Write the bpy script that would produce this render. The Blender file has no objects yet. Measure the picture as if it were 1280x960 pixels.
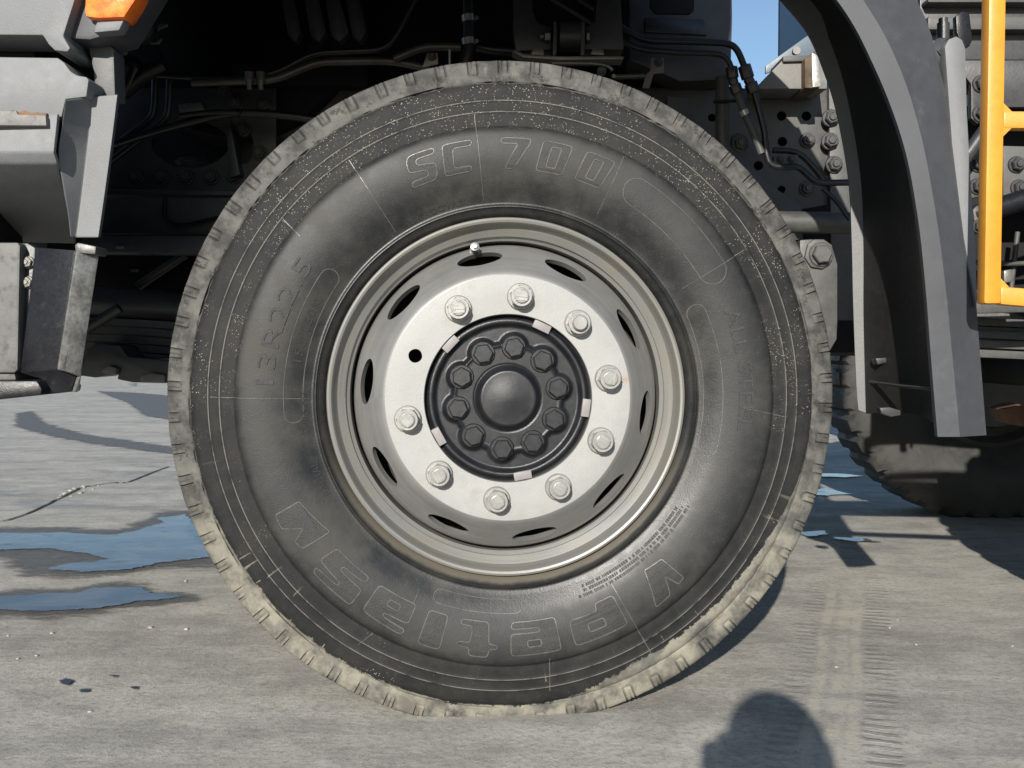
import bpy, bmesh, math, random
from mathutils import Vector, Matrix, noise as mnoise
from mathutils.geometry import tessellate_polygon
random.seed(7)
R = math.radians
sc = bpy.context.scene
COL = sc.collection

# ------------------------------------------------------------------ camera
F_PX = 1337.0                       # focal length in photo pixels (1280 wide)
CAM = Vector((0.0, -1.77, 0.631))
PITCH = R(2.14)
cam_d = bpy.data.cameras.new('camera')
cam = bpy.data.objects.new('camera', cam_d); COL.objects.link(cam)
cam.location = CAM; cam.rotation_euler = (R(90) - PITCH, 0, 0)
cam_d.sensor_width = 36; cam_d.lens = F_PX / 1280 * 36
cam_d.clip_start = 0.02; cam_d.clip_end = 3000
sc.camera = cam

# ------------------------------------------------------------------ sky and sun
SUN = Vector((-0.20, -1.0, 0.382)).normalized()        # towards the sun
elev = math.asin(SUN.z); azim = math.atan2(SUN.x, SUN.y)
world = bpy.data.worlds.new('World'); sc.world = world; world.use_nodes = True
wn = world.node_tree
bg = wn.nodes['Background']
sky = wn.nodes.new('ShaderNodeTexSky'); sky.sky_type = 'NISHITA'; sky.sun_disc = False
sky.sun_elevation = elev; sky.sun_rotation = azim
sky.air_density = 1.0; sky.dust_density = 0.3; sky.ozone_density = 2.5
wn.links.new(sky.outputs[0], bg.inputs[0]); bg.inputs[1].default_value = 0.088
sl = bpy.data.lights.new('sun', 'SUN'); sl.energy = 5.0; sl.angle = R(0.53); sl.color = (1.0, 0.95, 0.87)
so = bpy.data.objects.new('sun', sl); COL.objects.link(so)
so.rotation_euler = SUN.to_track_quat('Z', 'Y').to_euler(); so.location = (-3, -12, 8)
sc.view_settings.view_transform = 'Standard'; sc.view_settings.look = 'None'
sc.view_settings.exposure = 0.52; sc.view_settings.gamma = 1.0
sc.view_settings.use_curve_mapping = False
sc.cycles.max_bounces = 6

# ------------------------------------------------------------------ node expressions
class E:
    nt = None
    def __init__(s, sock): s.s = sock
    @staticmethod
    def put(inp, v):
        if isinstance(v, E): E.nt.links.new(v.s, inp)
        else: inp.default_value = v
    @staticmethod
    def m(op, *a, clamp=False):
        n = E.nt.nodes.new('ShaderNodeMath'); n.operation = op; n.use_clamp = clamp
        for i, v in enumerate(a): E.put(n.inputs[i], v)
        return E(n.outputs[0])
    def __add__(s, o): return E.m('ADD', s, o)
    __radd__ = __add__
    def __sub__(s, o): return E.m('SUBTRACT', s, o)
    def __rsub__(s, o): return E.m('SUBTRACT', o, s)
    def __mul__(s, o): return E.m('MULTIPLY', s, o)
    __rmul__ = __mul__
    def __truediv__(s, o): return E.m('DIVIDE', s, o)
def ramp01(x, a, b):
    n = E.nt.nodes.new('ShaderNodeMapRange'); n.interpolation_type = 'SMOOTHSTEP'
    E.put(n.inputs[0], x); E.put(n.inputs[1], a); E.put(n.inputs[2], b)
    return E(n.outputs[0])
def coords(scale=(1, 1, 1), rot=(0, 0, 0)):
    t = E.nt.nodes.new('ShaderNodeTexCoord'); mp = E.nt.nodes.new('ShaderNodeMapping')
    mp.inputs['Scale'].default_value = scale; mp.inputs['Rotation'].default_value = rot
    E.nt.links.new(t.outputs['Object'], mp.inputs[0]); return E(mp.outputs[0])
def sepxyz(v):
    n = E.nt.nodes.new('ShaderNodeSeparateXYZ'); E.put(n.inputs[0], v); return [E(o) for o in n.outputs]
def comb(x, y, z):
    n = E.nt.nodes.new('ShaderNodeCombineXYZ')
    for i, v in enumerate((x, y, z)): E.put(n.inputs[i], v)
    return E(n.outputs[0])
def nz(v, scale, detail=4, rough=0.55, dist=0):
    n = E.nt.nodes.new('ShaderNodeTexNoise'); E.put(n.inputs['Vector'], v)
    n.inputs['Scale'].default_value = scale; n.inputs['Detail'].default_value = detail
    n.inputs['Roughness'].default_value = rough; n.inputs['Distortion'].default_value = dist
    return E(n.outputs[0])
def voro(v, scale, feature='F1'):
    n = E.nt.nodes.new('ShaderNodeTexVoronoi'); E.put(n.inputs['Vector'], v); n.feature = feature
    n.inputs['Scale'].default_value = scale; return E(n.outputs['Distance'])
def mix(f, a, b):
    n = E.nt.nodes.new('ShaderNodeMix'); n.data_type = 'RGBA'
    E.put(n.inputs[0], f)
    for i, v in ((6, a), (7, b)):
        if isinstance(v, E): E.put(n.inputs[i], v)
        else: n.inputs[i].default_value = (*v, 1)
    return E(n.outputs[2])
def bump(h, strength=0.3, dist=0.002, normal=None):
    n = E.nt.nodes.new('ShaderNodeBump'); n.inputs['Strength'].default_value = strength
    n.inputs['Distance'].default_value = dist; E.put(n.inputs['Height'], h)
    if normal is not None: E.put(n.inputs['Normal'], normal)
    return E(n.outputs[0])
def begin(name):
    m = bpy.data.materials.new(name); m.use_nodes = True; E.nt = m.node_tree
    return m, m.node_tree.nodes['Principled BSDF']
MATS = {}
def simple(name, c, rough=0.5, metal=0.0, var=0.25, scale=9, grain=0.25, gscale=400, dirt=0.0, dirtc=(0.30, 0.26, 0.20), coat=0.0, spec=0.5, gdist=0.0012):
    """plain painted or bare material with cloudy tone, roughness breakup, grain and dust"""
    m, b = begin(name); v = coords()
    n1 = nz(v, scale, 5, 0.6); n2 = nz(v, scale * 7, 4, 0.6)
    t = n1 * 0.65 + n2 * 0.35
    lo = tuple(x * (1 - var) for x in c); hi = tuple(min(1, x * (1 + var)) for x in c)
    colr = mix(ramp01(t, 0.3, 0.7), lo, hi)
    if dirt:
        d = ramp01(nz(v, scale * 2.3, 7, 0.68), 0.62 - dirt * 0.3, 0.85 - dirt * 0.3) * (0.35 + dirt * 0.4)
        colr = mix(d, colr, dirtc)
        E.put(b.inputs['Roughness'], E.m('MINIMUM', d * 0.4 + (n2 * 0.25 + (rough - 0.12)), 1.0))
    else:
        E.put(b.inputs['Roughness'], n2 * 0.3 + (rough - 0.15))
    E.put(b.inputs['Base Color'], colr)
    b.inputs['Metallic'].default_value = metal
    b.inputs['Specular IOR Level'].default_value = spec
    b.inputs['Coat Weight'].default_value = coat
    if grain: E.put(b.inputs['Normal'], bump(nz(v, gscale, 3, 0.6) + n2 * 0.5, grain, gdist))
    MATS[name] = m; return m

simple('frame_black', (0.038, 0.038, 0.039), 0.42, dirt=0.25, dirtc=(0.07, 0.062, 0.05), grain=0.25, gscale=260)
simple('deep_black', (0.010, 0.010, 0.011), 0.6, spec=0.2)  # near-black that puts the deep shade under the truck into the colour
simple('frame_grey', (0.058, 0.058, 0.055), 0.5, dirt=0.4, dirtc=(0.12, 0.113, 0.097), grain=0.35, gscale=300)
simple('rail_grey', (0.055, 0.055, 0.053), 0.5, dirt=0.4, dirtc=(0.11, 0.105, 0.09), grain=0.3, gscale=300)
simple('flange_grey', (0.12, 0.122, 0.122), 0.5, var=0.1, grain=0.35, gscale=450, dirt=0.2, dirtc=(0.17, 0.165, 0.155))  # paler than the guard: sunlight on the flange put into the colour
simple('pipe_black', (0.012, 0.012, 0.013), 0.35, spec=0.5, dirt=0.1, dirtc=(0.06, 0.05, 0.04))
simple('bare_steel', (0.42, 0.41, 0.38), 0.35, metal=0.85, var=0.3, dirt=0.2, dirtc=(0.2, 0.17, 0.12))
simple('pipe_zinc', (0.065, 0.063, 0.057), 0.35, metal=0.3, dirt=0.25, dirtc=(0.05, 0.045, 0.04))  # zinc darkened for the shaded pipes, the shade put into the colour
simple('zinc', (0.17, 0.165, 0.15), 0.42, metal=0.5, dirt=0.25, dirtc=(0.12, 0.10, 0.08))
simple('cab_plastic', (0.132, 0.136, 0.140), 0.55, var=0.12, grain=0.32, gscale=520, dirt=0.22, dirtc=(0.18, 0.18, 0.17), gdist=0.0016)
simple('cab_plastic_dark', (0.075, 0.076, 0.079), 0.5, var=0.12, grain=0.4, gscale=520, dirt=0.15, dirtc=(0.14, 0.13, 0.115))
simple('mudguard_grey', (0.047, 0.049, 0.055), 0.5, var=0.12, grain=0.12, gscale=450, dirt=0.22, dirtc=(0.10, 0.10, 0.10))
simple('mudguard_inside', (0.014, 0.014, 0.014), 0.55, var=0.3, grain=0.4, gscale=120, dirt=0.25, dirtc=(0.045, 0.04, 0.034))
simple('step_black', (0.010, 0.010, 0.012), 0.34, var=0.4, dirt=0.22, dirtc=(0.05, 0.048, 0.044), scale=22, spec=0.3)
simple('step_lit_worn', (0.15, 0.15, 0.145), 0.34, metal=0.3, var=0.5, dirt=0.5, dirtc=(0.02, 0.02, 0.02), scale=24)  # bare wear, with the sunlit facet's brightness put into the colour
simple('post_light', (0.17, 0.165, 0.158), 0.6, var=0.3, dirt=0.4, dirtc=(0.08, 0.07, 0.06), scale=40, spec=0.3)
simple('post_grey', (0.105, 0.104, 0.10), 0.55, var=0.25, dirt=0.4, dirtc=(0.035, 0.034, 0.032), scale=20, spec=0.3)
simple('worn_alloy', (0.135, 0.134, 0.13), 0.42, metal=0.35, var=0.35, dirt=0.5, dirtc=(0.10, 0.09, 0.08), scale=16)
simple('yellow_paint', (0.55, 0.235, 0.016), 0.42, var=0.10, dirt=0.2, dirtc=(0.34, 0.15, 0.03), grain=0.12, gscale=160, coat=0.2)
simple('rim_face', (0.285, 0.282, 0.270), 0.58, metal=0.0, var=0.07, grain=0.5, gscale=330, dirt=0.3, dirtc=(0.215, 0.205, 0.18))
simple('nut_silver', (0.27, 0.265, 0.25), 0.36, metal=0.35, var=0.12, grain=0.2, gscale=300, dirt=0.1, dirtc=(0.17, 0.14, 0.09))
simple('tab_grey', (0.20, 0.185, 0.18), 0.5, var=0.1)
simple('hub_black', (0.011, 0.0115, 0.0135), 0.33, metal=0.0, var=0.3, grain=0.22, gscale=900, coat=0.0, spec=0.45, dirt=0.1, dirtc=(0.03, 0.028, 0.026), gdist=0.0016)
simple('brake_black', (0.022, 0.014, 0.010), 0.8, var=0.5, grain=0.6, gscale=180)
simple('rust', (0.14, 0.075, 0.04), 0.8, var=0.45, dirt=0.4, dirtc=(0.26, 0.20, 0.14), grain=0.6, gscale=180)
simple('cast_grey', (0.14, 0.136, 0.125), 0.6, var=0.2, dirt=0.4, dirtc=(0.26, 0.24, 0.19), grain=0.6, gscale=200)
simple('blue_steel', (0.012, 0.030, 0.060), 0.7, var=0.1, spec=0.1)
simple('pale_plate', (0.10, 0.13, 0.155), 0.45, var=0.12)
simple('wood_block', (0.085, 0.058, 0.034), 0.8, var=0.5, dirt=0.4, dirtc=(0.16, 0.15, 0.13), scale=25)
simple('stone', (0.33, 0.31, 0.27), 0.85, var=0.2, grain=0.5)
simple('jacket', (0.05, 0.06, 0.09), 0.8); simple('trousers', (0.04, 0.045, 0.06), 0.85)
simple('skin', (0.45, 0.27, 0.19), 0.5, var=0.1); simple('hair', (0.02, 0.014, 0.01), 0.6)
simple('phone_black', (0.01, 0.01, 0.012), 0.15)
def lens_mat():
    m, b = begin('amber_lens'); v = coords()
    w = voro(v, 260)
    E.put(b.inputs['Base Color'], mix(ramp01(nz(v, 60), 0.3, 0.7), (0.85, 0.13, 0.01), (0.98, 0.24, 0.03)))
    b.inputs['Roughness'].default_value = 0.12; b.inputs['Coat Weight'].default_value = 1.0
    b.inputs['Subsurface Weight'].default_value = 0.25; b.inputs['Subsurface Radius'].default_value = (0.01, 0.004, 0.002)
    E.put(b.inputs['Normal'], bump(w, 0.10, 0.002)); MATS['amber_lens'] = m
lens_mat()

def rim_paint(name, k):
    # silver-grey paint with concentric wear, browner towards the outer flange
    m, b = begin(name); v = coords(); x, y, z = sepxyz(v)
    r = E.m('SQRT', x * x + z * z)
    a = E.m('ARCTAN2', z, x)
    rings = nz(comb(r * 140.0, a * 0.6, 0.0), 1.0, 4, 0.6)
    cl = nz(v, 12, 6, 0.62)
    c = mix(ramp01(rings * 0.5 + cl * 0.5, 0.36, 0.64), (0.205 * k, 0.204 * k, 0.195 * k), (0.275 * k, 0.273 * k, 0.260 * k))
    edge = ramp01(r + cl * 0.02, 0.268, 0.292) * ramp01(cl, 0.35, 0.62)
    c = mix(edge * 0.5, c, (0.20, 0.178, 0.135))
    sp = ramp01(nz(v, 95, 5, 0.7), 0.69, 0.75) * 0.7
    c = mix(sp, c, (0.20, 0.14, 0.08))
    E.put(b.inputs['Base Color'], c); b.inputs['Metallic'].default_value = 0.25
    E.put(b.inputs['Roughness'], 0.34 + rings * 0.12 + cl * 0.08)
    E.put(b.inputs['Normal'], bump(nz(v, 300, 3) + rings * 0.7, 0.15, 0.001)); MATS[name] = m
rim_paint('rim_paint', 1.0); rim_paint('disc_paint', 0.66)
def nut_rust():
    m = MATS['rim_face']; E.nt = m.node_tree; b = m.node_tree.nodes['Principled BSDF']
    v = coords(); x, y, z = sepxyz(v); old = E(b.inputs['Base Color'].links[0].from_socket)
    n_ = nz(v, 90, 5, 0.7)
    d = E.m('SQRT', E.m('POWER', (x - 0.196) * 0.55, 2.0) + E.m('POWER', z - 0.031, 2.0))
    st = (1.0 - ramp01(d + n_ * 0.008, 0.004, 0.013)) * 0.6
    E.put(b.inputs['Base Color'], mix(st, old, (0.30, 0.18, 0.06)))
nut_rust()

def rubber(name, dust):
    m, b = begin(name); v = coords(); x, y, z = sepxyz(v)
    r = E.m('SQRT', x * x + z * z); a = E.m('ARCTAN2', z, x)
    big = nz(v, 6.5, 6, 0.62); mid = nz(v, 38, 6, 0.65); fine = nz(v, 420, 3, 0.6)
    c = mix(ramp01(big * 0.6 + mid * 0.4, 0.36, 0.66), (0.0105, 0.0110, 0.0115), (0.0235, 0.0232, 0.0215))
    # brownish film on the flexing part of the sidewall
    film = ramp01(big, 0.46, 0.68) * ramp01(r, 0.30, 0.34) * (1.0 - ramp01(r, 0.44, 0.45))
    c = mix(film * 0.5, c, (0.044, 0.041, 0.034))
    crest = ramp01(r, .4912, .4918) * (1.0 - ramp01(r, .4926, .4932)) + ramp01(r, .4723, .4729) * (1.0 - ramp01(r, .4737, .4743))
    c = mix(crest * ramp01(mid, 0.30, 0.55) * 0.8, c, (0.15, 0.145, 0.128))  # pale crests: dust, plus the sun's glint painted into the colour
    # grime caught at the bead, next to the rim
    bead = (1.0 - ramp01(r + mid * 0.012, 0.314, 0.324)) * ramp01(z * -1.0, 0.02, 0.24)
    c = mix(bead * 0.7, c, (0.13, 0.115, 0.088))
    grit = ramp01(nz(v, 620, 2), 0.62, 0.72) * ramp01(mid, 0.42, 0.6)
    c = mix(grit * 0.35, c, (0.16, 0.15, 0.13))
    # polar coordinates for things that run round the tyre
    pol = comb(a * 0.5, r, 0.0)
    specks = (1.0 - ramp01(voro(comb(a * 0.5 * 260.0, r * 260.0, 0.0), 1.0), 0.12, 0.27)) * ramp01(nz(v, 7, 3) + z * 0.22 - x * 0.06, 0.46, 0.60) * ramp01(nz(v, 55, 2), 0.40, 0.56)
    specks = specks * ramp01(r, 0.440, 0.455)
    c = mix(specks * 0.9, c, (0.34, 0.32, 0.26))
    # scuffs that run outwards, mostly low on the tyre
    scr = ramp01(nz(comb(a * 46.0, r * 9.0, mid * 0.9), 1.0, 2, 0.5), 0.675, 0.71) * ramp01(r, 0.455, 0.50) * ramp01(z * -1.0, 0.05, 0.4)
    c = mix(scr * 0.7, c, (0.27, 0.25, 0.19))
    # road dust on the shoulder blocks; wider and paler where the wheel last stood in mud
    low = ramp01(z * -1.0, 0.06, 0.34)
    side = low * ramp01(x, 0.08, 0.22) * 0.022 + low * ramp01(x * -1.0, 0.05, 0.25) * 0.003
    edge = r + (nz(v, 60, 7, 0.75) - 0.5) * 0.030 * low + (mid - 0.5) * 0.006 + side
    band = ramp01(edge, 0.5215, 0.5235)
    dn = nz(v, 22, 7, 0.7)
    dc = mix(ramp01(dn, 0.38, 0.60), (0.050, 0.049, 0.046), (0.108, 0.106, 0.097))
    dc = mix(ramp01(dn * 0.5 + mid * 0.5, 0.54, 0.64) * 0.55, dc, (0.165, 0.156, 0.127))
    mud = mix(ramp01(dn, 0.35, 0.62), (0.125, 0.118, 0.100), (0.25, 0.235, 0.19))
    dc = mix(low * ramp01(nz(v, 16, 5), 0.34, 0.54), dc, mud)
    bare = ramp01(nz(v, 30, 7, 0.72), 0.57, 0.63) * (1.0 - low)
    c = mix(band * (0.92 - bare * 0.55) * dust, c, dc)
    E.put(b.inputs['Base Color'], c)
    E.put(b.inputs['Roughness'], E.m('MINIMUM', 0.28 + mid * 0.22 + ramp01(r, .345, .375) * 0.16 + ramp01(r, .443, .45) * 0.16 + film * 0.12 + band * 0.45 * dust + specks * 0.3 - crest * 0.08, 1.0))
    E.put(b.inputs['Specular IOR Level'], 0.42 - ramp01(r, .443, .45) * 0.2)
    h = fine * 0.35 + mid * 0.5 + band * 0.55 * dust + specks * 0.6
    E.put(b.inputs['Normal'], bump(h, 0.55, 0.0014)); MATS[name] = m
rubber('rubber', 1.0)
simple('rubber_plain', (0.030, 0.030, 0.029), 0.62, var=0.3, dirt=0.55, dirtc=(0.065, 0.06, 0.05), grain=0.5, gscale=220)
simple('rubber_letter', (0.0165, 0.0165, 0.0158), 0.55, var=0.35, scale=30, grain=0.7, gscale=700, dirt=0.25, dirtc=(0.036, 0.035, 0.031))
simple('rubber_ridge', (0.082, 0.080, 0.073), 0.34, var=0.4, scale=30, grain=0.2, dirt=0.4, dirtc=(0.12, 0.115, 0.10))  # lightened for caught dust and for sun glints painted into the ridges

def concrete():
    m, b = begin('concrete'); v = coords()
    x, y, z = sepxyz(v)
    flow = nz(coords((1, 2.4, 1)), 1.3, 7, 0.62, 0.4)
    flow2 = nz(coords((1, 2.6, 1), (0, 0, R(7))), 4.6, 7, 0.7, 0.6)
    mid = nz(v, 9, 8, 0.7); fine = nz(v, 75, 8, 0.8); grit = nz(v, 240, 4, 0.75); brush = nz(coords((9, 95, 1), (0, 0, R(3))), 1.0, 4, 0.6)
    t = flow * 0.34 + flow2 * 0.28 + mid * 0.30 + brush * 0.08
    c = mix(ramp01(t, 0.37, 0.63), (0.255, 0.243, 0.220), (0.545, 0.515, 0.45))
    c = mix(ramp01(fine, 0.46, 0.64) * 0.6, c, (0.185, 0.173, 0.153))
    c = mix(ramp01(grit, 0.54, 0.68) * 0.6, c, (0.62, 0.58, 0.50))
    c = mix(ramp01(nz(coords((1, 2.2, 1)), 26, 6, 0.75, 0.8), 0.53, 0.68) * 0.42, c, (0.20, 0.19, 0.172))
    c = mix(ramp01(brush, 0.55, 0.78) * ramp01(mid, 0.4, 0.6) * 0.25, c, (0.58, 0.54, 0.455))
    c = mix(ramp01(nz(v, 17, 5, 0.7), 0.62, 0.72) * 0.4, c, (0.15, 0.142, 0.13))
    # damp, darker tongue near the water in front of the wheel
    damp = ramp01(nz(coords((1, 3, 1)), 1.6, 6, 0.65, 0.5), 0.48, 0.66) * (1.0 - ramp01(x, -0.9, -0.2)) * ramp01(y, 0.4, 1.4) * (1.0 - ramp01(y, 3.0, 4.5))
    c = mix(damp * 0.5, c, (0.15, 0.15, 0.15))
    # dusty prints of tyres that rolled past: a slanted lane with ribbed bars
    u = x - y * 0.33; w = y * 0.95 + x * 0.33
    wob = (nz(v, 3.0, 3) - 0.5) * 0.03
    uu = u + wob
    def lane(c0, hw): return ramp01(uu, c0 - hw - 0.012, c0 - hw) * (1.0 - ramp01(uu, c0 + hw, c0 + hw + 0.012))
    bars = ramp01(E.m('SINE', w * 190.0 + (nz(v, 14, 3) - 0.5) * 5.0), -0.2, 0.5)
    wear = ramp01(nz(v, 7, 6, 0.68), 0.34, 0.56) * (1.0 - ramp01(w, 1.0, 1.6))
    tr = (lane(0.62, 0.022) + lane(0.465, 0.018) * 0.6) * bars * wear
    c = mix(tr * 0.45, c, (0.17, 0.16, 0.142))
    rib = (lane(0.545, 0.008) + lane(0.575, 0.004) + lane(0.505, 0.005)) * ramp01(nz(v, 12, 6, 0.7), 0.38, 0.6) * (1.0 - ramp01(w, 0.9, 1.7))
    c = mix(rib * 0.75, c, (0.50, 0.46, 0.375))
    E.put(b.inputs['Base Color'], c)
    E.put(b.inputs['Roughness'], 0.86 - damp * 0.35 - mid * 0.08)
    h = fine * 1.0 + grit * 0.35 + brush * 0.10 + mid * 0.35 + tr * 0.5
    E.put(b.inputs['Normal'], bump(h, 0.6, 0.006)); MATS['concrete'] = m
concrete()
def shore(soft, amp, v, sc):
    a = E.nt.nodes.new('ShaderNodeAttribute'); a.attribute_name = 'shore'; d = E(a.outputs['Fac'])
    n_ = nz(v, sc, 6, 0.7) - 0.5; n2 = nz(v, sc * 6, 4, 0.7) - 0.5
    return ramp01(d + n_ * amp + n2 * amp * 0.35, -soft, soft)
def water():
    m, b = begin('water'); v = coords((1, 1.4, 1))
    E.put(b.inputs['Base Color'], mix(ramp01(nz(v, 6, 5), 0.4, 0.65), (0.035, 0.035, 0.036), (0.085, 0.082, 0.076)))
    E.put(b.inputs['Roughness'], 0.03 + ramp01(nz(v, 11, 6, 0.7), 0.50, 0.70) * 0.28)
    b.inputs['IOR'].default_value = 1.33
    E.put(b.inputs['Alpha'], shore(0.004, 0.075, v, 9))
    E.put(b.inputs['Normal'], bump(nz(v, 16, 3) + nz(v, 120, 3) * ramp01(nz(v, 7, 4), 0.5, 0.62) * 0.5, 0.06, 0.006)); MATS['water'] = m
    m, b = begin('wet_concrete'); v = coords((1, 2, 1))
    E.put(b.inputs['Base Color'], mix(ramp01(nz(v, 30, 6, 0.75), 0.35, 0.65), (0.085, 0.083, 0.080), (0.155, 0.15, 0.14)))
    E.put(b.inputs['Roughness'], 0.45 + nz(v, 14, 5) * 0.3); E.put(b.inputs['Normal'], bump(nz(v, 150, 6, 0.75), 0.4, 0.004))
    E.put(b.inputs['Alpha'], shore(0.035, 0.22, v, 5) * 0.88); MATS['wet_concrete'] = m
    m, b = begin('oil'); v = coords()
    b.inputs['Base Color'].default_value = (0.014, 0.012, 0.012, 1); b.inputs['Roughness'].default_value = 0.3
    E.put(b.inputs['Alpha'], shore(0.002, 0.012, v, 60)); MATS['oil'] = m
water()
simple('crack_dark', (0.035, 0.032, 0.028), 0.9)

# ------------------------------------------------------------------ mesh helpers
def tag(o, label=None, cat=None, group=None, kind=None):
    for k, v in (('label', label), ('category', cat), ('group', group), ('kind', kind)):
        if v: o[k] = v
    return o
def link(name, me, mat=None, parent=None, smooth=None):
    if mat and not me.materials: me.materials.append(MATS[mat])
    if smooth is not None and len(me.polygons):
        me.polygons.foreach_set('use_smooth', [True] * len(me.polygons))
        if smooth: me.set_sharp_from_angle(angle=R(smooth))
    o = bpy.data.objects.new(name, me); COL.objects.link(o)
    if parent is not None: o.parent = parent
    return o
def mk(name, verts, faces, mat, parent=None, smooth=None, bevel=0, bseg=2, thick=0):
    me = bpy.data.meshes.new(name); me.from_pydata([tuple(v) for v in verts], [], faces); me.validate(); me.update()
    bm = bmesh.new(); bm.from_mesh(me)
    bmesh.ops.recalc_face_normals(bm, faces=bm.faces)
    if thick: bmesh.ops.solidify(bm, geom=list(bm.faces), thickness=thick)
    if bevel:
        es = [e for e in bm.edges if len(e.link_faces) == 2 and e.calc_face_angle(0) > R(22)]
        bmesh.ops.bevel(bm, geom=es, offset=bevel, segments=bseg, profile=0.6, affect='EDGES', clamp_overlap=True)
    bm.to_mesh(me); bm.free()
    return link(name, me, mat, parent, smooth if smooth is not None else (40 if bevel else None))
def empty(name, loc=(0, 0, 0), parent=None):
    o = bpy.data.objects.new(name, None); COL.objects.link(o); o.location = loc
    o.empty_display_size = 0.1
    if parent is not None: o.parent = parent
    return o
FWD = Vector((0, math.cos(PITCH), -math.sin(PITCH))); UPV = Vector((0, math.sin(PITCH), math.cos(PITCH)))
def ray(px, py): return Vector(((px - 640) / F_PX, 0, 0)) + FWD - UPV * ((py - 480) / F_PX)
def P(px, py, y):                       # survey: the point of the photo's sight line that lies at depth y
    d = ray(px, py); return CAM + d * ((y - CAM.y) / d.y)
def G(px, py, z=0.0):                   # survey: the point of the ground on a sight line
    d = ray(px, py); return CAM + d * ((z - CAM.z) / d.z)
def plate(name, pts, y, t, mat, parent, bevel=0.002, smooth=None):
    a = [P(px, py, y) for px, py in pts]; n = len(a)
    v = a + [p + Vector((0, t, 0)) for p in a]
    f = [list(range(n)), list(range(2 * n - 1, n - 1, -1))] + [[i, i + n, (i + 1) % n + n, (i + 1) % n] for i in range(n)]
    return mk(name, v, f, mat, parent, bevel=bevel, smooth=smooth)
def box(name, x0, x1, y0, y1, z0, z1, mat, parent, bevel=0.003):
    v = [(x, y, z) for x in (x0, x1) for y in (y0, y1) for z in (z0, z1)]
    f = [(0, 1, 3, 2), (4, 6, 7, 5), (0, 4, 5, 1), (2, 3, 7, 6), (0, 2, 6, 4), (1, 5, 7, 3)]
    return mk(name, v, f, mat, parent, bevel=bevel)
def smoothpath(pts, r=0.02, n=5):
    """round the corners of a polyline"""
    out = [pts[0]]
    for i in range(1, len(pts) - 1):
        a, b, c = pts[i - 1], pts[i], pts[i + 1]
        d1 = min(r, (a - b).length * 0.48); d2 = min(r, (c - b).length * 0.48)
        p = b + (a - b).normalized() * d1; q = b + (c - b).normalized() * d2
        for k in range(n + 1):
            t = k / n; out.append(p * (1 - t) ** 2 + b * 2 * t * (1 - t) + q * t * t)
    out.append(pts[-1]); return out
def tube_geo(pts, rad, seg=10, cap=True):
    verts, faces = [], []
    up = None
    for i, p in enumerate(pts):
        t = (pts[min(i + 1, len(pts) - 1)] - pts[max(i - 1, 0)]).normalized()
        if up is None: up = t.orthogonal().normalized()
        up = (up - t * up.dot(t)).normalized(); s = t.cross(up)
        rr = rad[i] if isinstance(rad, (list, tuple)) else rad
        for k in range(seg):
            a = 2 * math.pi * k / seg; verts.append(p + (up * math.cos(a) + s * math.sin(a)) * rr)
    for i in range(len(pts) - 1):
        for k in range(seg):
            k2 = (k + 1) % seg; faces.append((i * seg + k, i * seg + k2, (i + 1) * seg + k2, (i + 1) * seg + k))
    if cap:
        faces.append(tuple(range(seg - 1, -1, -1))); n = (len(pts) - 1) * seg; faces.append(tuple(range(n, n + seg)))
    return verts, faces
def tube(name, pts, rad, mat, parent, bend=0.03, seg=12, smooth=50):
    v, f = tube_geo(smoothpath(pts, bend) if bend else pts, rad, seg); return mk(name, v, f, mat, parent, smooth=smooth)
def ptube(name, pp, y, rad, mat, parent, bend=0.03):
    pts = [P(q[0], q[1], q[2] if len(q) > 2 else y) for q in pp]; return tube(name, pts, rad, mat, parent, bend)
def lathe_geo(prof, seg, a0=0.0):
    """prof: (radius, outward offset) round the local -Y axis"""
    v, f, idx = [], [], []
    for r, o in prof:
        if r < 1e-6: idx.append([len(v)] * seg); v.append((0, -o, 0)); continue
        idx.append(list(range(len(v), len(v) + seg)))
        for k in range(seg):
            a = a0 + 2 * math.pi * k / seg; v.append((r * math.cos(a), -o, r * math.sin(a)))
    for i in range(len(prof) - 1):
        for k in range(seg):
            q = [idx[i][k], idx[i][(k + 1) % seg], idx[i + 1][(k + 1) % seg], idx[i + 1][k]]
            q = [x for j, x in enumerate(q) if x not in q[:j]]
            if len(q) > 2: f.append(tuple(q))
    return v, f
def lathe(name, prof, seg, mat, parent, smooth=35):
    v, f = lathe_geo(prof, seg); return mk(name, v, f, mat, parent, smooth=smooth)
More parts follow.
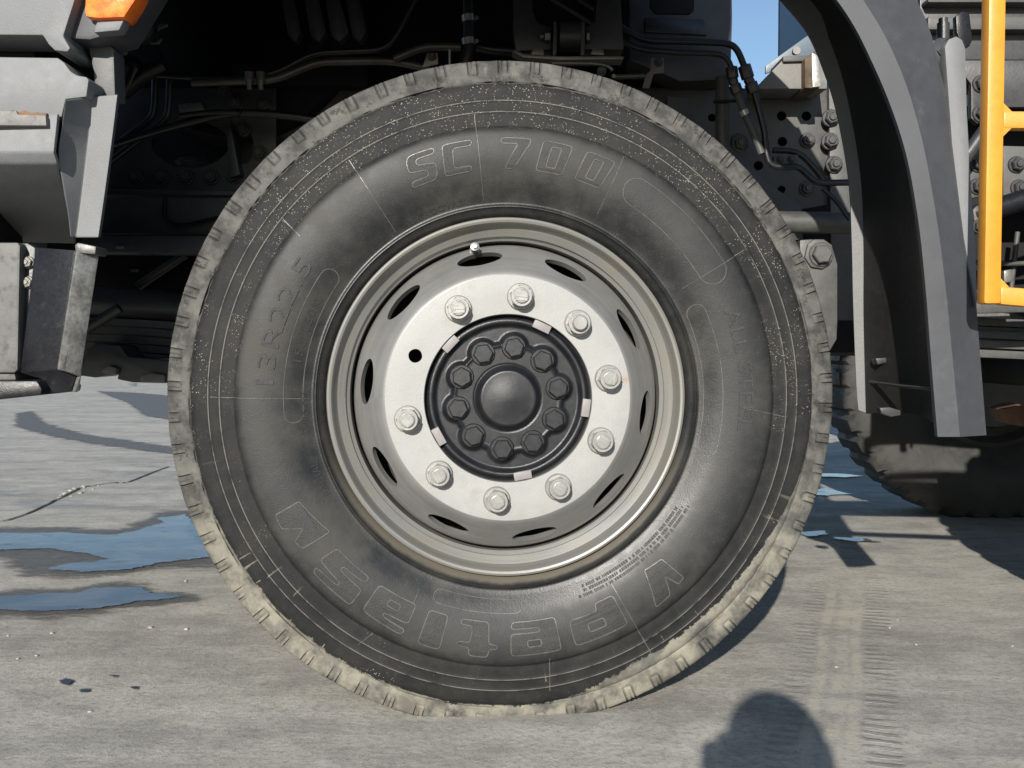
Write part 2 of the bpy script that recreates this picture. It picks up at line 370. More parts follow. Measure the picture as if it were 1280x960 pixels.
def hexbolt_mesh(name, af, h, wr, wh, stud=0.0, studh=0.0, slot=False, seg=24):
    """flanged hexagon with chamfer; axis -Y, seat at o = 0"""
    v, f = [], []
    def add(vv, ff):
        n = len(v); v.extend(vv); f.extend([tuple(i + n for i in q) for q in ff])
    add(*lathe_geo([(0, 0), (wr, 0), (wr, wh * 0.55), (wr * 0.92, wh), (0, wh)], seg))
    c = af / math.sqrt(3); hx = []
    rings = [(c, wh * 0.9), (c, wh + h * 0.86), (c * 0.87, wh + h), (0, wh + h)]
    add(*lathe_geo(rings, 6, 0.26))
    if stud:
        add(*lathe_geo([(stud, wh), (stud, wh + h + studh * 0.8), (stud * 0.86, wh + h + studh), (0, wh + h + studh)], 16))
        add(*lathe_geo([(stud * 1.45, wh + h * 0.98), (stud * 1.42, wh + h + 0.0012), (stud * 1.15, wh + h + 0.0012), (stud * 1.12, wh + h * 0.98)], 20))
        if slot:
            o = wh + h + studh; w = stud * 0.16; L = stud * 0.8
            bx = [(x, -y, z) for x in (-w, w) for y in (o - 0.001, o + 0.0014) for z in (-L, L)]
            bx2 = [(x + 3 * w, y, z) for x, y, z in bx]
            ff = [(0, 1, 3, 2), (4, 6, 7, 5), (0, 4, 5, 1), (2, 3, 7, 6), (0, 2, 6, 4), (1, 5, 7, 3)]
            add(bx, ff); add(bx2, ff)
    me = bpy.data.meshes.new(name); me.from_pydata(v, [], f); me.update()
    bm = bmesh.new(); bm.from_mesh(me); bmesh.ops.recalc_face_normals(bm, faces=bm.faces); bm.to_mesh(me); bm.free()
    me.polygons.foreach_set('use_smooth', [True] * len(me.polygons)); me.set_sharp_from_angle(angle=R(25))
    return me
def cut(o, cutters):
    """subtract closed cylinders (centre, radius x, radius z, angle, half depth, axis) from o"""
    v, f = [], []
    for c, rx, rz, ang, hd, ax in cutters:
        ax = Vector(ax).normalized(); t = Vector((0, 0, 1)).cross(ax)
        t = t.normalized() if t.length > 1e-4 else Vector((1, 0, 0)); s = ax.cross(t)
        n0 = len(v); N = 32
        for sgn in (-1, 1):
            for k in range(N):
                q = 2 * math.pi * k / N
                e1 = rx * math.copysign(abs(math.cos(q)) ** 1.15, math.cos(q)); e2 = rz * math.sin(q)
                u = e1 * math.cos(ang) - e2 * math.sin(ang); w = e1 * math.sin(ang) + e2 * math.cos(ang)
                v.append(Vector(c) + t * u + s * w + ax * hd * sgn)
        f.append(tuple(range(n0, n0 + N))); f.append(tuple(range(n0 + 2 * N - 1, n0 + N - 1, -1)))
        f += [(n0 + k, n0 + N + k, n0 + N + (k + 1) % N, n0 + (k + 1) % N) for k in range(N)]
    me = bpy.data.meshes.new('cutter'); me.from_pydata([tuple(p) for p in v], [], f); me.update()
    bm = bmesh.new(); bm.from_mesh(me); bmesh.ops.recalc_face_normals(bm, faces=bm.faces); bm.to_mesh(me); bm.free()
    co = bpy.data.objects.new('cutter', me); COL.objects.link(co)
    md = o.modifiers.new('cut', 'BOOLEAN'); md.operation = 'DIFFERENCE'; md.object = co; md.solver = 'EXACT'
    par, o.parent = o.parent, None
    dg = bpy.context.evaluated_depsgraph_get(); dg.update()
    new = bpy.data.meshes.new_from_object(o.evaluated_get(dg))
    o.modifiers.clear(); o.data = new; o.parent = par
    bpy.data.objects.remove(co); bpy.data.meshes.remove(me)
    new.polygons.foreach_set('use_smooth', [True] * len(new.polygons)); new.set_sharp_from_angle(angle=R(32))
    return o

# ------------------------------------------------------------------ ground
gv, gf = [], []
me = bpy.data.meshes.new('ground'); S_ = 900
me.from_pydata([(-S_, -S_, 0), (S_, -S_, 0), (S_, S_, 0), (-S_, S_, 0)], [], [(0, 1, 2, 3)])
ground = tag(link('ground', me, 'concrete'), kind='structure')
def flat(name, pxs, z, mat, parent, margin=0.10, cell=0.016):
    """thin film on the ground; stores its distance to the shore so the material can fray the edge"""
    pts = [G(*p) for p in pxs]; n = len(pts)
    x0, x1 = min(p.x for p in pts) - margin, max(p.x for p in pts) + margin; y0, y1 = min(p.y for p in pts) - margin, max(p.y for p in pts) + margin
    nx, ny = min(150, max(8, int((x1 - x0) / cell))), min(110, max(8, int((y1 - y0) / cell)))
    def sd(x, y):
        d, ins = 9e9, False
        for i in range(n):
            ax, ay, bx_, by = pts[i].x, pts[i].y, pts[i - 1].x, pts[i - 1].y
            ex, ey, wx, wy = bx_ - ax, by - ay, x - ax, y - ay
            t = max(0, min(1, (wx * ex + wy * ey) / max(1e-12, ex * ex + ey * ey)))
            d = min(d, (wx - ex * t) ** 2 + (wy - ey * t) ** 2)
            if (ay > y) != (by > y) and x < (bx_ - ax) * (y - ay) / (by - ay) + ax: ins = not ins
        return math.sqrt(d) * (1 if ins else -1)
    v, ds, f = [], [], []
    for j in range(ny + 1):
        for i in range(nx + 1):
            x = x0 + (x1 - x0) * i / nx; y = y0 + (y1 - y0) * j / ny; v.append((x, y, z)); ds.append(sd(x, y))
    for j in range(ny):
        for i in range(nx):
            q = (j * (nx + 1) + i, j * (nx + 1) + i + 1, (j + 1) * (nx + 1) + i + 1, (j + 1) * (nx + 1) + i)
            if max(ds[k] for k in q) > -margin * .9: f.append(q)
    me = bpy.data.meshes.new(name); me.from_pydata(v, [], f)
    at = me.attributes.new('shore', 'FLOAT', 'POINT'); at.data.foreach_set('value', ds); me.update()
    return link(name, me, mat, parent)
WATER = [
 [(-60, 669), (0, 668), (73, 668), (138, 671), (167, 666), (203, 655), (198, 649), (232, 645), (270, 684), (275, 697), (203, 705), (162, 715), (104, 717), (55, 714), (83, 707), (141, 701), (104, 694), (68, 688), (0, 689), (-60, 690)],
 [(-60, 750), (0, 748), (99, 744), (115, 738), (177, 736), (188, 744), (242, 748), (172, 754), (125, 763), (47, 767), (0, 766), (-60, 765)],
 [(1000, 594), (1040, 593), (1080, 596), (1060, 598), (1000, 596)],
 [(1000, 617), (1030, 612), (1064, 619), (1036, 621), (1000, 619)],
 [(1000, 668), (1030, 665), (1036, 670), (1010, 673)],
 [(1042, 674), (1075, 674), (1105, 680), (1070, 679)],
]
for i, w in enumerate(WATER):
    o = flat('puddle', w, 0.006, 'water', None, 0.05, 0.012)
    tag(o, kind='structure')
for w in ([(-60, 660), (60, 661), (150, 664), (200, 640), (250, 640), (285, 690), (280, 706), (190, 712), (100, 723), (40, 720), (0, 697), (-60, 698)],
          [(-60, 742), (95, 739), (118, 733), (182, 731), (200, 741), (256, 748), (170, 759), (120, 768), (40, 772), (-60, 771)],
          [(122, 489), (167, 491), (230, 496), (230, 527), (182, 520), (161, 504)],
          [(21, 517), (39, 514), (57, 530), (104, 543), (240, 563), (240, 571), (130, 557), (62, 545), (21, 534)]):
    flat('wet_patch', w, 0.003, 'wet_concrete', ground, 0.14)
for w in ([(74, 853), (83, 850), (91, 854), (85, 859), (76, 857)], [(99, 864), (110, 863), (112, 867), (101, 868)], [(136, 846), (146, 846), (144, 849)], [(162, 861), (172, 860), (170, 865)], [(160, 480), (171, 479), (170, 483)]):
    flat('oil_drop', w, 0.004, 'oil', ground, 0.008, 0.003)
# crack with crumbled edges
def crack(pp, wid):
    v, f = [], []
    pts = [G(*p) for p in pp]; fin = []
    for a, b in zip(pts, pts[1:]):
        for k in range(16): fin.append(a.lerp(b, k / 16))
    for i, p in enumerate(fin):
        n = mnoise.noise(p * 14) * 0.05 + mnoise.noise(p * 60) * 0.03; w = wid * max(.05, 0.25 + 1.6 * mnoise.noise(p * 30 + Vector((3, 1, 2))) + .5 * mnoise.noise(p * 90))
        v += [(p.x, p.y + n - w, 0.0035), (p.x + 0.01, p.y + n + w, 0.0035)]
    for i in range(len(fin) - 1): f.append((2 * i, 2 * i + 2, 2 * i + 3, 2 * i + 1))
    mk('crack', v, f, 'crack_dark', ground)
crack([(-40, 660), (5, 652), (32, 643), (58, 631), (72, 624)], 0.022)
crack([(160, 603), (175, 597), (192, 590), (212, 583)], 0.020)
crack([(72, 624), (100, 610), (125, 606), (160, 603)], 0.006)
def pebble_mesh(k):
    bm = bmesh.new(); bmesh.ops.create_icosphere(bm, subdivisions=2, radius=1)
    for vv in bm.verts:
        n = mnoise.noise(vv.co * 1.3 + Vector((k * 7, 0, 0))); vv.co *= 1 + 0.45 * n; vv.co.z *= 0.55
    me = bpy.data.meshes.new('pebble'); bm.to_mesh(me); bm.free(); me.materials.append(MATS['stone']); return me
PM = [pebble_mesh(k) for k in range(4)]
spots = [(188, 785, .010), (233, 787, .010), (65, 792, .008), (22, 824, .007), (46, 820, .007), (925, 800, .007), (1112, 785, .006), (1145, 806, .006), (1265, 808, .006), (1046, 834, .006), (1122, 775, .005), (232, 727, .010), (10, 795, .006), (112, 890, .006)]
for i in range(16): spots.append((72 + 52 * random.random(), 0, 0.008 + 0.014 * random.random()))
for i, (px, py, s) in enumerate(spots):
    if py == 0: py = 622 - (px - 72) * 0.31 + random.uniform(-4, 5)
    o = link('pebble', PM[i % 4], None, None, 60); p = G(px, py)
    s *= .55; o.location = (p.x, p.y, s * 0.3); o.scale = (s * random.uniform(.8, 1.5), s, s); o.rotation_euler.z = random.random() * 6
    if i < 14: tag(o, 'small pale stone chip lying loose on the concrete', 'stone', 'stone chips scattered on the concrete')
    else: tag(o, 'crumb of broken concrete beside the crack in the ground', 'stone', 'concrete crumbs along the crack')

# ------------------------------------------------------------------ the truck
truck = empty('truck'); tag(truck, 'grey construction truck with dusty front tyre, silver rim and yellow ladder', 'truck')

# ---- front wheel
AXLE = Vector((-0.008, 0.03, 0.541)); YAW = R(4.0)
wheel = empty('front_wheel', AXLE, truck); wheel.rotation_euler.z = YAW
TP = [(.285, -.235), (.30, -.255), (.36, -.29), (.42, -.305), (.50, -.290), (.545, -.272), (.559, -.258), (.5625, -.248),
      (.5625, -.020), (.5635, -.010), (.5625, -.004), (.5600, -.0005), (.557, .0012),
      (.553, .003), (.549, .0042), (.545, .0052), (.541, .006), (.537, .007), (.533, .0078), (.529, .0085), (.5255, .009),
      (.5245, .0050), (.5232, .0040), (.5215, .0055), (.519, .0120), (.512, .0143), (.503, .016), (.4962, .0170), (.4948, .0174), (.4936, .0181), (.4922, .0185), (.4908, .0182), (.4896, .0177), (.4882, .0176),
      (.483, .0183), (.4776, .0191), (.4762, .0195), (.4748, .0203), (.4733, .0208), (.4718, .0205), (.4704, .0199), (.4690, .0198), (.463, .0207), (.455, .0217), (.4515, .0216), (.4495, .0218), (.4482, .0240), (.4462, .0272), (.4430, .0300), (.4390, .0320),
      (.434, .0332), (.424, .0348), (.412, .0355), (.398, .0352), (.384, .0336), (.370, .0302), (.357, .0258), (.345, .0208), (.334, .0158), (.326, .0124),
      (.3225, .0119), (.3212, .0132), (.3200, .0148), (.3182, .0150), (.3170, .0132), (.3160, .0108), (.312, .0085), (.308, .0055), (.304, .0015), (.300, -.004), (.296, -.012), (.285, -.03)]
def tyre_o(r):
    pr = [p for p in TP[13:]]
    for a, b in zip(pr, pr[1:]):
        if b[0] <= r <= a[0]:
            t = (r - b[0]) / max(1e-9, a[0] - b[0]); return b[1] + (a[1] - b[1]) * t
    return pr[-1][1]
def tyre_mesh(lugs=66, per=24, h=0.541):
    seg = lugs * per; v, f = [], []
    lugj = [random.uniform(-0.8, 0.8) for _ in range(lugs)]; ln = [random.uniform(.8, 1.1) for _ in range(lugs)]
    deep = [random.uniform(.8, 1.2) for _ in range(lugs)]
    for i, (r, o) in enumerate(TP):
        for k in range(seg):
            q = k % per; L = k // per; a = -2 * math.pi * (k + lugj[L] * 0.8) / seg
            rr, oo = r, o
            if 0.5252 < r and o > -.006:
                # a U-shaped sipe in every lug
                inr = 0.5625 - 0.024 * ln[L]
                d = 0
                if q in (6, 13) and r > inr - .002: d = 1.0
                elif 6 < q < 13 and inr - .003 <= r <= inr + .0025: d = 0.8
                elif q == 9 and r > inr + .006: d = 0.7
                elif q in (5, 7, 12, 14) and r > inr: d = -0.22
                oo -= d * 0.0040 * deep[L]
                w = mnoise.noise(Vector((math.cos(a) * 30, math.sin(a) * 30, r * 60)))
                oo += w * 0.0007
                if r > .556: rr += 0.0006 * w - (0.0012 if d > .6 else 0)
            elif 0.5205 < r < 0.5256 and o > 0:
                w = mnoise.noise(Vector((math.cos(a) * 5, math.sin(a) * 5, 3))) + .5 * mnoise.noise(Vector((math.cos(a) * 40, math.sin(a) * 40, 3)))
                rr += 0.0020 * w; oo += (0.004 - max(0, w + .15) * 0.011)
            elif r > .55 and o < -.03 and q < 6: rr -= 0.010
            x, z = rr * math.cos(a), rr * math.sin(a)
            lim = -h - 0.001
            if z < lim + 0.012:                                   # load flattens the contact patch and swells the wall above it
                zz = max(z, lim) if z < lim else z
                z = zz
            sw = max(0.0, -z - 0.36) / 0.18
            if 0.33 < r < 0.5255 and z < -0.3: oo += 0.012 * sw * max(0, math.sin(math.pi * (r - .33) / .1955))
            v.append((x, -oo, z))
    n = len(TP)
    for i in range(n - 1):
        for k in range(seg):
            k2 = (k + 1) % seg; f.append((i * seg + k, i * seg + k2, (i + 1) * seg + k2, (i + 1) * seg + k))
    me = bpy.data.meshes.new('tyre'); me.from_pydata(v, [], f); me.update()
    bm = bmesh.new(); bm.from_mesh(me); bmesh.ops.recalc_face_normals(bm, faces=bm.faces); bm.to_mesh(me); bm.free()
    return me
tyre = link('tyre', tyre_mesh(), 'rubber', wheel, 62)

# ---- raised marks on the sidewall: u runs clockwise round the wheel, v outwards
def polar(alpha, r, off=0.0):
    return Vector((r * math.sin(alpha), -(tyre_o(r) + off), r * math.cos(alpha)))
def sag(p):
    if p.z < -0.3:
        sw = max(0.0, -p.z - 0.36) / 0.18; r = math.hypot(p.x, p.z)
        if .33 < r < .5255: p.y -= 0.012 * sw * max(0, math.sin(math.pi * (r - .33) / .1955))
    return p
def dense(loop, step=0.004):
    out = []
    for i, a in enumerate(loop):
        b = loop[(i + 1) % len(loop)]; L = math.hypot(b[0] - a[0], b[1] - a[1]); n = max(1, int(L / step))
        out += [(a[0] + (b[0] - a[0]) * k / n, a[1] + (b[1] - a[1]) * k / n) for k in range(n)]
    return out
def rounded(loop, rad):
    if not rad: return loop
    out = []
    for i, b in enumerate(loop):
        a, c = loop[i - 1], loop[(i + 1) % len(loop)]
        A, B, C = Vector(a), Vector(b), Vector(c)
        d1 = min(rad, (A - B).length * .45); d2 = min(rad, (C - B).length * .45)
        p = B + (A - B).normalized() * d1; q = B + (C - B).normalized() * d2
        for k in range(4):
            t = k / 3; s = p * (1 - t) ** 2 + B * 2 * t * (1 - t) + q * t * t; out.append((s.x, s.y))
    return out
def fill_bm(bm, loops, place, off):
    """triangulated flat fill, sliced so that it follows the wall"""
    b2 = bmesh.new()
    tri = tessellate_polygon([[Vector((p[0], p[1], 0)) for p in l] for l in loops])
    allp = [p for l in loops for p in l]; vs = [b2.verts.new((p[0], p[1], 0)) for p in allp]
    for t in tri:
        try: b2.faces.new([vs[i] for i in t])
        except ValueError: pass
    lo = min(p[1] for p in allp); hi = max(p[1] for p in allp); s = lo + 0.006
    while s < hi:
        bmesh.ops.bisect_plane(b2, geom=b2.verts[:] + b2.edges[:] + b2.faces[:], plane_co=(0, s, 0), plane_no=(0, 1, 0)); s += 0.006
    mp = {}
    for vv in b2.verts: mp[vv.index if False else vv] = bm.verts.new(place(vv.co.x, vv.co.y, off))
    for ff in b2.faces: bm.faces.new([mp[q] for q in ff.verts])
    b2.free()
def ridge_bm(bm, path, place, w=0.0008, h=0.0011, closed=True):
    rings = []
    n = len(path)
    for i, p in enumerate(path):
        a = path[(i - 1) % n] if (closed or i > 0) else path[i]; c = path[(i + 1) % n] if (closed or i < n - 1) else path[i]
        d = Vector((c[0] - a[0], c[1] - a[1])); d = d.normalized() if d.length > 1e-9 else Vector((1, 0)); nn = Vector((-d.y, d.x)) * w
        rings.append([bm.verts.new(place(p[0] + nn.x * t, p[1] + nn.y * t, o_)) for t, o_ in ((1.5, -0.0003), (.6, h), (-.6, h), (-1.5, -0.0003))])
    for i in range(n if closed else n - 1):
        a, b = rings[i], rings[(i + 1) % n]
        for k in range(3): bm.faces.new((a[k], a[k + 1], b[k + 1], b[k]))
def finish(bm, name, mat, parent):
    bmesh.ops.recalc_face_normals(bm, faces=bm.faces)
    me = bpy.data.meshes.new(name); bm.to_mesh(me); bm.free(); return link(name, me, mat, parent)
def block_word(name, letters, r0, fill=True, sc_=1.0, rad=0.005, mw=0.0009, mh=0.0013):
    """letters: (centre angle in degrees clockwise from top, loops in metres with u centred, v from the base)"""
    for ang, loops in letters:
        al = R(ang); bm = bmesh.new()
        def place(u, v, off, al=al): return sag(polar(al + u / (r0 + 0.02), r0 + v, off))
        ls = [dense(rounded(l, rad if j == 0 else rad * .5)) for j, l in enumerate(loops)]
        fill_bm(bm, ls, place, 0.0007); nf = len(bm.faces)
        for l in ls: ridge_bm(bm, l, place, mw, mh)
        bm.faces.ensure_lookup_table()
        for q in range(nf, len(bm.faces)): bm.faces[q].material_index = 1
        o = finish(bm, name, 'rubber_letter', wheel); o.data.materials.append(MATS['rubber_ridge'])
def rect(x0, x1, y0, y1): return [(x0, y0), (x1, y0), (x1, y1), (x0, y1)]
H = 0.050; W = 0.023
def sh(loop, k=0.14): return [(x + y * k - H * k / 2, y) for x, y in loop]
LS = sh([(-W, 0), (W * .75, 0), (W, H * .15), (W, H * .52), (-W * .35, H * .62), (-W * .35, H * .82), (W, H * .82), (W, H), (-W * .75, H), (-W, H * .85), (-W, H * .48), (W * .35, H * .38), (W * .35, H * .18), (-W, H * .18)])
LC = sh([(-W, 0), (W, 0), (W, H * .18), (-W * .3, H * .18), (-W * .3, H * .82), (W, H * .82), (W, H), (-W, H)])
L7 = sh([(-W * .5, 0), (W * .2, 0), (W, H * .84), (W, H), (-W, H), (-W, H * .82), (W * .22, H * .82)])
L0 = [sh([(-W, 0), (W, 0), (W, H), (-W, H)]), sh([(-W * .34, H * .16), (W * .34, H * .16), (W * .34, H * .84), (-W * .34, H * .84)])]
block_word('raised_letter', [(-20.5, [LS]), (-12, [LC]), (1.2, [L7]), (10.6, L0), (20.6, L0)], 0.3775, rad=0.006)
# maker's word along the bottom, reading clockwise
h2 = 0.050
Lp = [[(-.034, h2), (.034, h2), (.034, h2 * .22), (.012, h2 * .22), (-.006, h2 * .22), (-.006, 0), (-.034, 0)], rect(-.010, .012, h2 * .48, h2 * .74)]
Le = [[(-.032, 0), (.030, 0), (.032, h2 * .20), (-.008, h2 * .20), (-.008, h2 * .34), (.032, h2 * .34), (.032, h2), (-.032, h2)], rect(-.008, .010, h2 * .56, h2 * .76)]
Lt = [[(-.012, 0), (.030, 0), (.030, h2 * .16), (.012, h2 * .16), (.012, h2 * .66), (.030, h2 * .66), (.030, h2 * .80), (.012, h2 * .80), (.012, h2 * 1.05), (-.014, h2 * 1.05), (-.014, h2 * .80), (-.026, h2 * .80), (-.026, h2 * .66), (-.014, h2 * .66)]]
Ll = [rect(-.016, .014, 0, h2 * 1.05)]
La = [[(-.032, 0), (.030, 0), (.030, h2 * .9), (-.028, h2), (-.032, h2 * .82), (.004, h2 * .74), (.004, h2 * .62), (-.032, h2 * .62)], rect(-.012, .006, h2 * .2, h2 * .4)]
Ls2 = [[(-.032, 0), (.030, 0), (.034, h2 * .6), (-.006, h2 * .66), (-.006, h2 * .78), (.030, h2 * .82), (.028, h2), (-.034, h2), (-.034, h2 * .42), (.006, h2 * .38), (.006, h2 * .24), (-.032, h2 * .2)]]
def wide(loops, k=1.2): return [[(x * k, y * 1.10) for x, y in l] for l in loops]
block_word('raised_letter', [(158.5, wide(Lp, 1.28)), (173.8, wide(Le, 1.22)), (187.0, wide(Lt, 1.15)), (198.2, wide(Ll, 1.15)), (209.6, wide(La, 1.18)), (223.6, wide(Ls2, 1.22))], 0.374, rad=0.007)
arrow = [[(-.032, .000), (-.004, -.004), (.012, .052), (-.010, .050), (-.020, .022), (-.026, .046), (-.036, .044)]]
tri_l = [[(-.028, -.004), (.030, .010), (.028, .050), (.010, .052), (-.004, .024), (-.012, .046), (-.024, .042)]]
block_word('raised_mark', [(142.5, wide(arrow, 1.3))], 0.374, rad=0.003); block_word('raised_mark', [(238.5, wide(tri_l, 1.25))], 0.371, rad=0.003)
def font_word(name, text, a0, a1, r0, hgt, rise=0.0010, mat='rubber_ridge', split=False):
    cu = bpy.data.curves.new('t', 'FONT'); cu.body = text; cu.size = 1.0; cu.resolution_u = 2
    to = bpy.data.objects.new('t', cu); COL.objects.link(to)
    dg = bpy.context.evaluated_depsgraph_get(); dg.update()
    tm = bpy.data.meshes.new_from_object(to.evaluated_get(dg)); bpy.data.objects.remove(to)
    xs = [v.co.x for v in tm.vertices]; ys = [v.co.y for v in tm.vertices]
    x0, x1, y0, y1 = min(xs), max(xs), min(ys), max(ys)
    bm = bmesh.new(); bm.from_mesh(tm); bpy.data.meshes.remove(tm)
    bmesh.ops.remove_doubles(bm, verts=bm.verts[:], dist=1e-5)
    if split:
        for q in bmesh.ops.inset_region(bm, faces=bm.faces[:], thickness=0.022, use_even_offset=True)['faces']: q.material_index = 1
    r = bmesh.ops.extrude_face_region(bm, geom=bm.faces[:])
    top = {g for g in r['geom'] if isinstance(g, bmesh.types.BMVert)}
    for v in bm.verts:
        al = R(a0) + R(a1 - a0) * (v.co.x - x0) / (x1 - x0); rr = r0 + hgt * (v.co.y - y0) / (y1 - y0)
        p = sag(polar(al, rr, rise if v in top else -0.0004)); v.co = p
    if not split: return finish(bm, name, 'rubber_letter', wheel)
    bm.verts.ensure_lookup_table(); seen = set()
    for v0 in bm.verts:
        if v0 in seen: continue
        st, isl = [v0], {v0}
        while st:
            q = st.pop()
            for e in q.link_edges:
                w = e.other_vert(q)
                if w not in isl: isl.add(w); st.append(w)
        seen |= isl; b2 = bmesh.new(); mp = {q: b2.verts.new(q.co) for q in isl}
        for fc_ in {fq for q in isl for fq in q.link_faces}: b2.faces.new([mp[q] for q in fc_.verts]).material_index = fc_.material_index
        finish(b2, 'raised_letter', 'rubber_letter', wheel).data.materials.append(MATS['rubber_ridge'])
    bm.free()
font_word('raised_lettering', '13R22.5', -86.5, -55.5, 0.384, 0.029, 0.0016, split=True)
font_word('raised_lettering', 'ALL STEEL', 68, 98, 0.388, 0.024, 0.0014, split=True)
font_word('raised_lettering', 'REGROOVABLE', -30, -10, 0.3275, 0.0095)
font_word('raised_lettering', 'TUBELESS', -100, -88, 0.333, 0.010)
font_word('raised_lettering', 'RADIAL', -118, -108, 0.333, 0.012)
font_word('raised_lettering', '156/150K', -80, -62, 0.345, 0.013)
# rows of tiny moulded print, too small to read
for k, rr in enumerate((.353, .346, .339)):
    bm = bmesh.new(); al = 121 + k
    while al < 160 - k:
        w = random.uniform(.25, .75)
        vs = [[bm.verts.new(sag(polar(R(al + du), rr + dv, of))) for du, dv in ((0, 0), (w, 0), (w, .0045), (0, .0045))] for of in (-.0004, .0009)]
        bm.faces.new(vs[1]); 
        for q in range(4): bm.faces.new((vs[0][q], vs[0][(q + 1) % 4], vs[1][(q + 1) % 4], vs[1][q]))
        al += w + (.12 if random.random() < .8 else .6)
    tag(finish(bm, 'moulded_print', 'rubber_letter', wheel), kind='stuff')
def ring_shape(name, a0, a1, ra, rb):
    bm = bmesh.new(); rm = (ra + rb) / 2; u0, u1 = R(a0) * rm, R(a1) * rm; hh = (rb - ra) / 2; path = []
    for k in range(9): q = R(90 + 180 * k / 8); path.append((u0 + hh * math.cos(q), hh * math.sin(q)))
    for k in range(9): q = R(-90 + 180 * k / 8); path.append((u1 + hh * math.cos(q), hh * math.sin(q)))
    ridge_bm(bm, dense(path, .006), lambda u, v, off: sag(polar(u / rm, rm + v, off)), 0.0007, 0.0009)
    return finish(bm, name, 'rubber_ridge', wheel)
ring_shape('raised_mark', -94, -56, .338, .368); ring_shape('raised_mark', 178, 199, .338, .360); ring_shape('raised_mark', 66, 104, .332, .362)
ring_shape('raised_mark', 32, 58, .378, .425)
def spoke(alpha, ra, rb, w=.0006, h=.0009, lean=0.0):
    bm = bmesh.new(); n = 24
    path = [((R(alpha) + lean * k / n) * 0.4, ra + (rb - ra) * k / n) for k in range(n + 1)]
    ridge_bm(bm, path, lambda u, v, off: sag(polar(u / 0.4, v, off)), w, h, False)
    return finish(bm, 'mould_line', 'rubber_ridge', wheel)
for a, ra, rb in ((-90, .326, .488), (-52, .43, .474), (-34, .33, .47), (-7, .33, .47), (26, .34, .445), (58, .345, .47), (92.5, .39, .475), (151, .34, .5), (170, .33, .36), (171, .44, .5), (-150, .45, .48), (205, .35, .375)):
    spoke(a, ra, rb, lean=random.uniform(-.01, .03))

# ---- rim, disc and hub
RP = [(.276, -.22), (.29, -.225), (.285, -.16), (.272, -.12), (.272, -.02), (.289, -.006), (.2965, -.003), (.3005, .002), (.3015, .0075), (.3000, .0118), (.2965, .0135), (.2930, .0118), (.2905, .0070),
      (.2890, .001), (.2868, -.005), (.2835, -.012), (.2790, -.019), (.2740, -.024), (.2695, -.0275), (.2655, -.031), (.2640, -.07), (.2640, -.10), (.262, -.14), (.266, -.18), (.274, -.21), (.276, -.22)]
m2 = MATS['rim_paint'].copy(); m2.name = 'rim_barrel'; MATS['rim_barrel'] = m2; m2.node_tree.nodes['Principled BSDF'].inputs['Metallic'].default_value = 0.4
lathe('rim', RP, 200, 'rim_barrel', wheel, 30)
DP = [(.139, .014), (.139, .029), (.1400, .0300), (.170, .0302), (.2035, .0300), (.2075, .0288), (.2120, .0262), (.2180, .0215), (.2260, .0140), (.2340, .0060), (.2420, -.0025), (.2490, -.0105), (.2545, -.0185), (.2580, -.027), (.2592, -.050), (.2625, -.0635),
      (.2625, -.075), (.252, -.075), (.2505, -.045), (.245, -.024), (.236, -.011), (.226, -.001), (.216, .008), (.205, .014), (.139, .014)]
disc = lathe('wheel_disc', DP, 200, 'disc_paint', wheel, 30)
disc.data.materials.append(MATS['rim_face'])
A0 = R(83.3)
cs = []
for k in range(10):
    a = A0 + R(18 + 36 * k); rr = .2365; nrm = Vector((math.cos(a) * .5, -.86, math.sin(a) * .5))
    c = Vector((rr * math.cos(a), -.0035, rr * math.sin(a)))
    cs.append((c, .0385, .0150, 0, .030, nrm))
a = A0 + R(72); cs.append((Vector((.169 * math.cos(a), -.03, .169 * math.sin(a))), .0115, .0115, 0, .06, (0, 1, 0)))
# long axis of each slot must lie along the rim
cs2 = []
for (c, rx, rz, ang, hd, ax) in cs:
    axv = Vector(ax).normalized(); t = Vector((0, 0, 1)).cross(axv)
    t = t.normalized() if t.length > 1e-4 else Vector((1, 0, 0)); s = axv.cross(t)
    tan = Vector((-c.z, 0, c.x)).normalized(); cs2.append((c, rx, rz, math.atan2(tan.dot(s), tan.dot(t)), hd, ax))
cut(disc, cs2)
for p in disc.data.polygons:
    c = p.center
    if abs(p.normal.y) > .97 and -0.0315 < c.y < -0.0285: p.material_index = 1
# the back of the wheel: brake drum closing the view through the slots
lathe('brake_drum', [(0, -.06), (.150, -.06), (.185, -.09), (.205, -.12), (.212, -.20), (.20, -.26), (0, -.26)], 96, 'brake_black', wheel)
lathe('dark_slot_ring', [(.10, -.075), (.2625, -.075), (.2625, -.085), (.10, -.085)], 96, 'brake_black', wheel)  # black ring added behind the slots so they look dark
nut = hexbolt_mesh('wheel_nut', .0325, .020, .0225, .0065, .0118, .0040, True, 32)
nut_long = hexbolt_mesh('wheel_nut', .0325, .018, .0225, .0065, .0125, .0120, False, 32)
for m_ in (nut, nut_long): m_.materials.append(MATS['nut_silver'])
for k in range(10):
    if k == 2: continue
    a = A0 + R(36 * k)
    o = link('wheel_nut', nut_long if k == 9 else nut, None, wheel)
    o.location = (.1695 * math.cos(a), -.0302, .1695 * math.sin(a)); o.rotation_euler.y = random.random() * 6
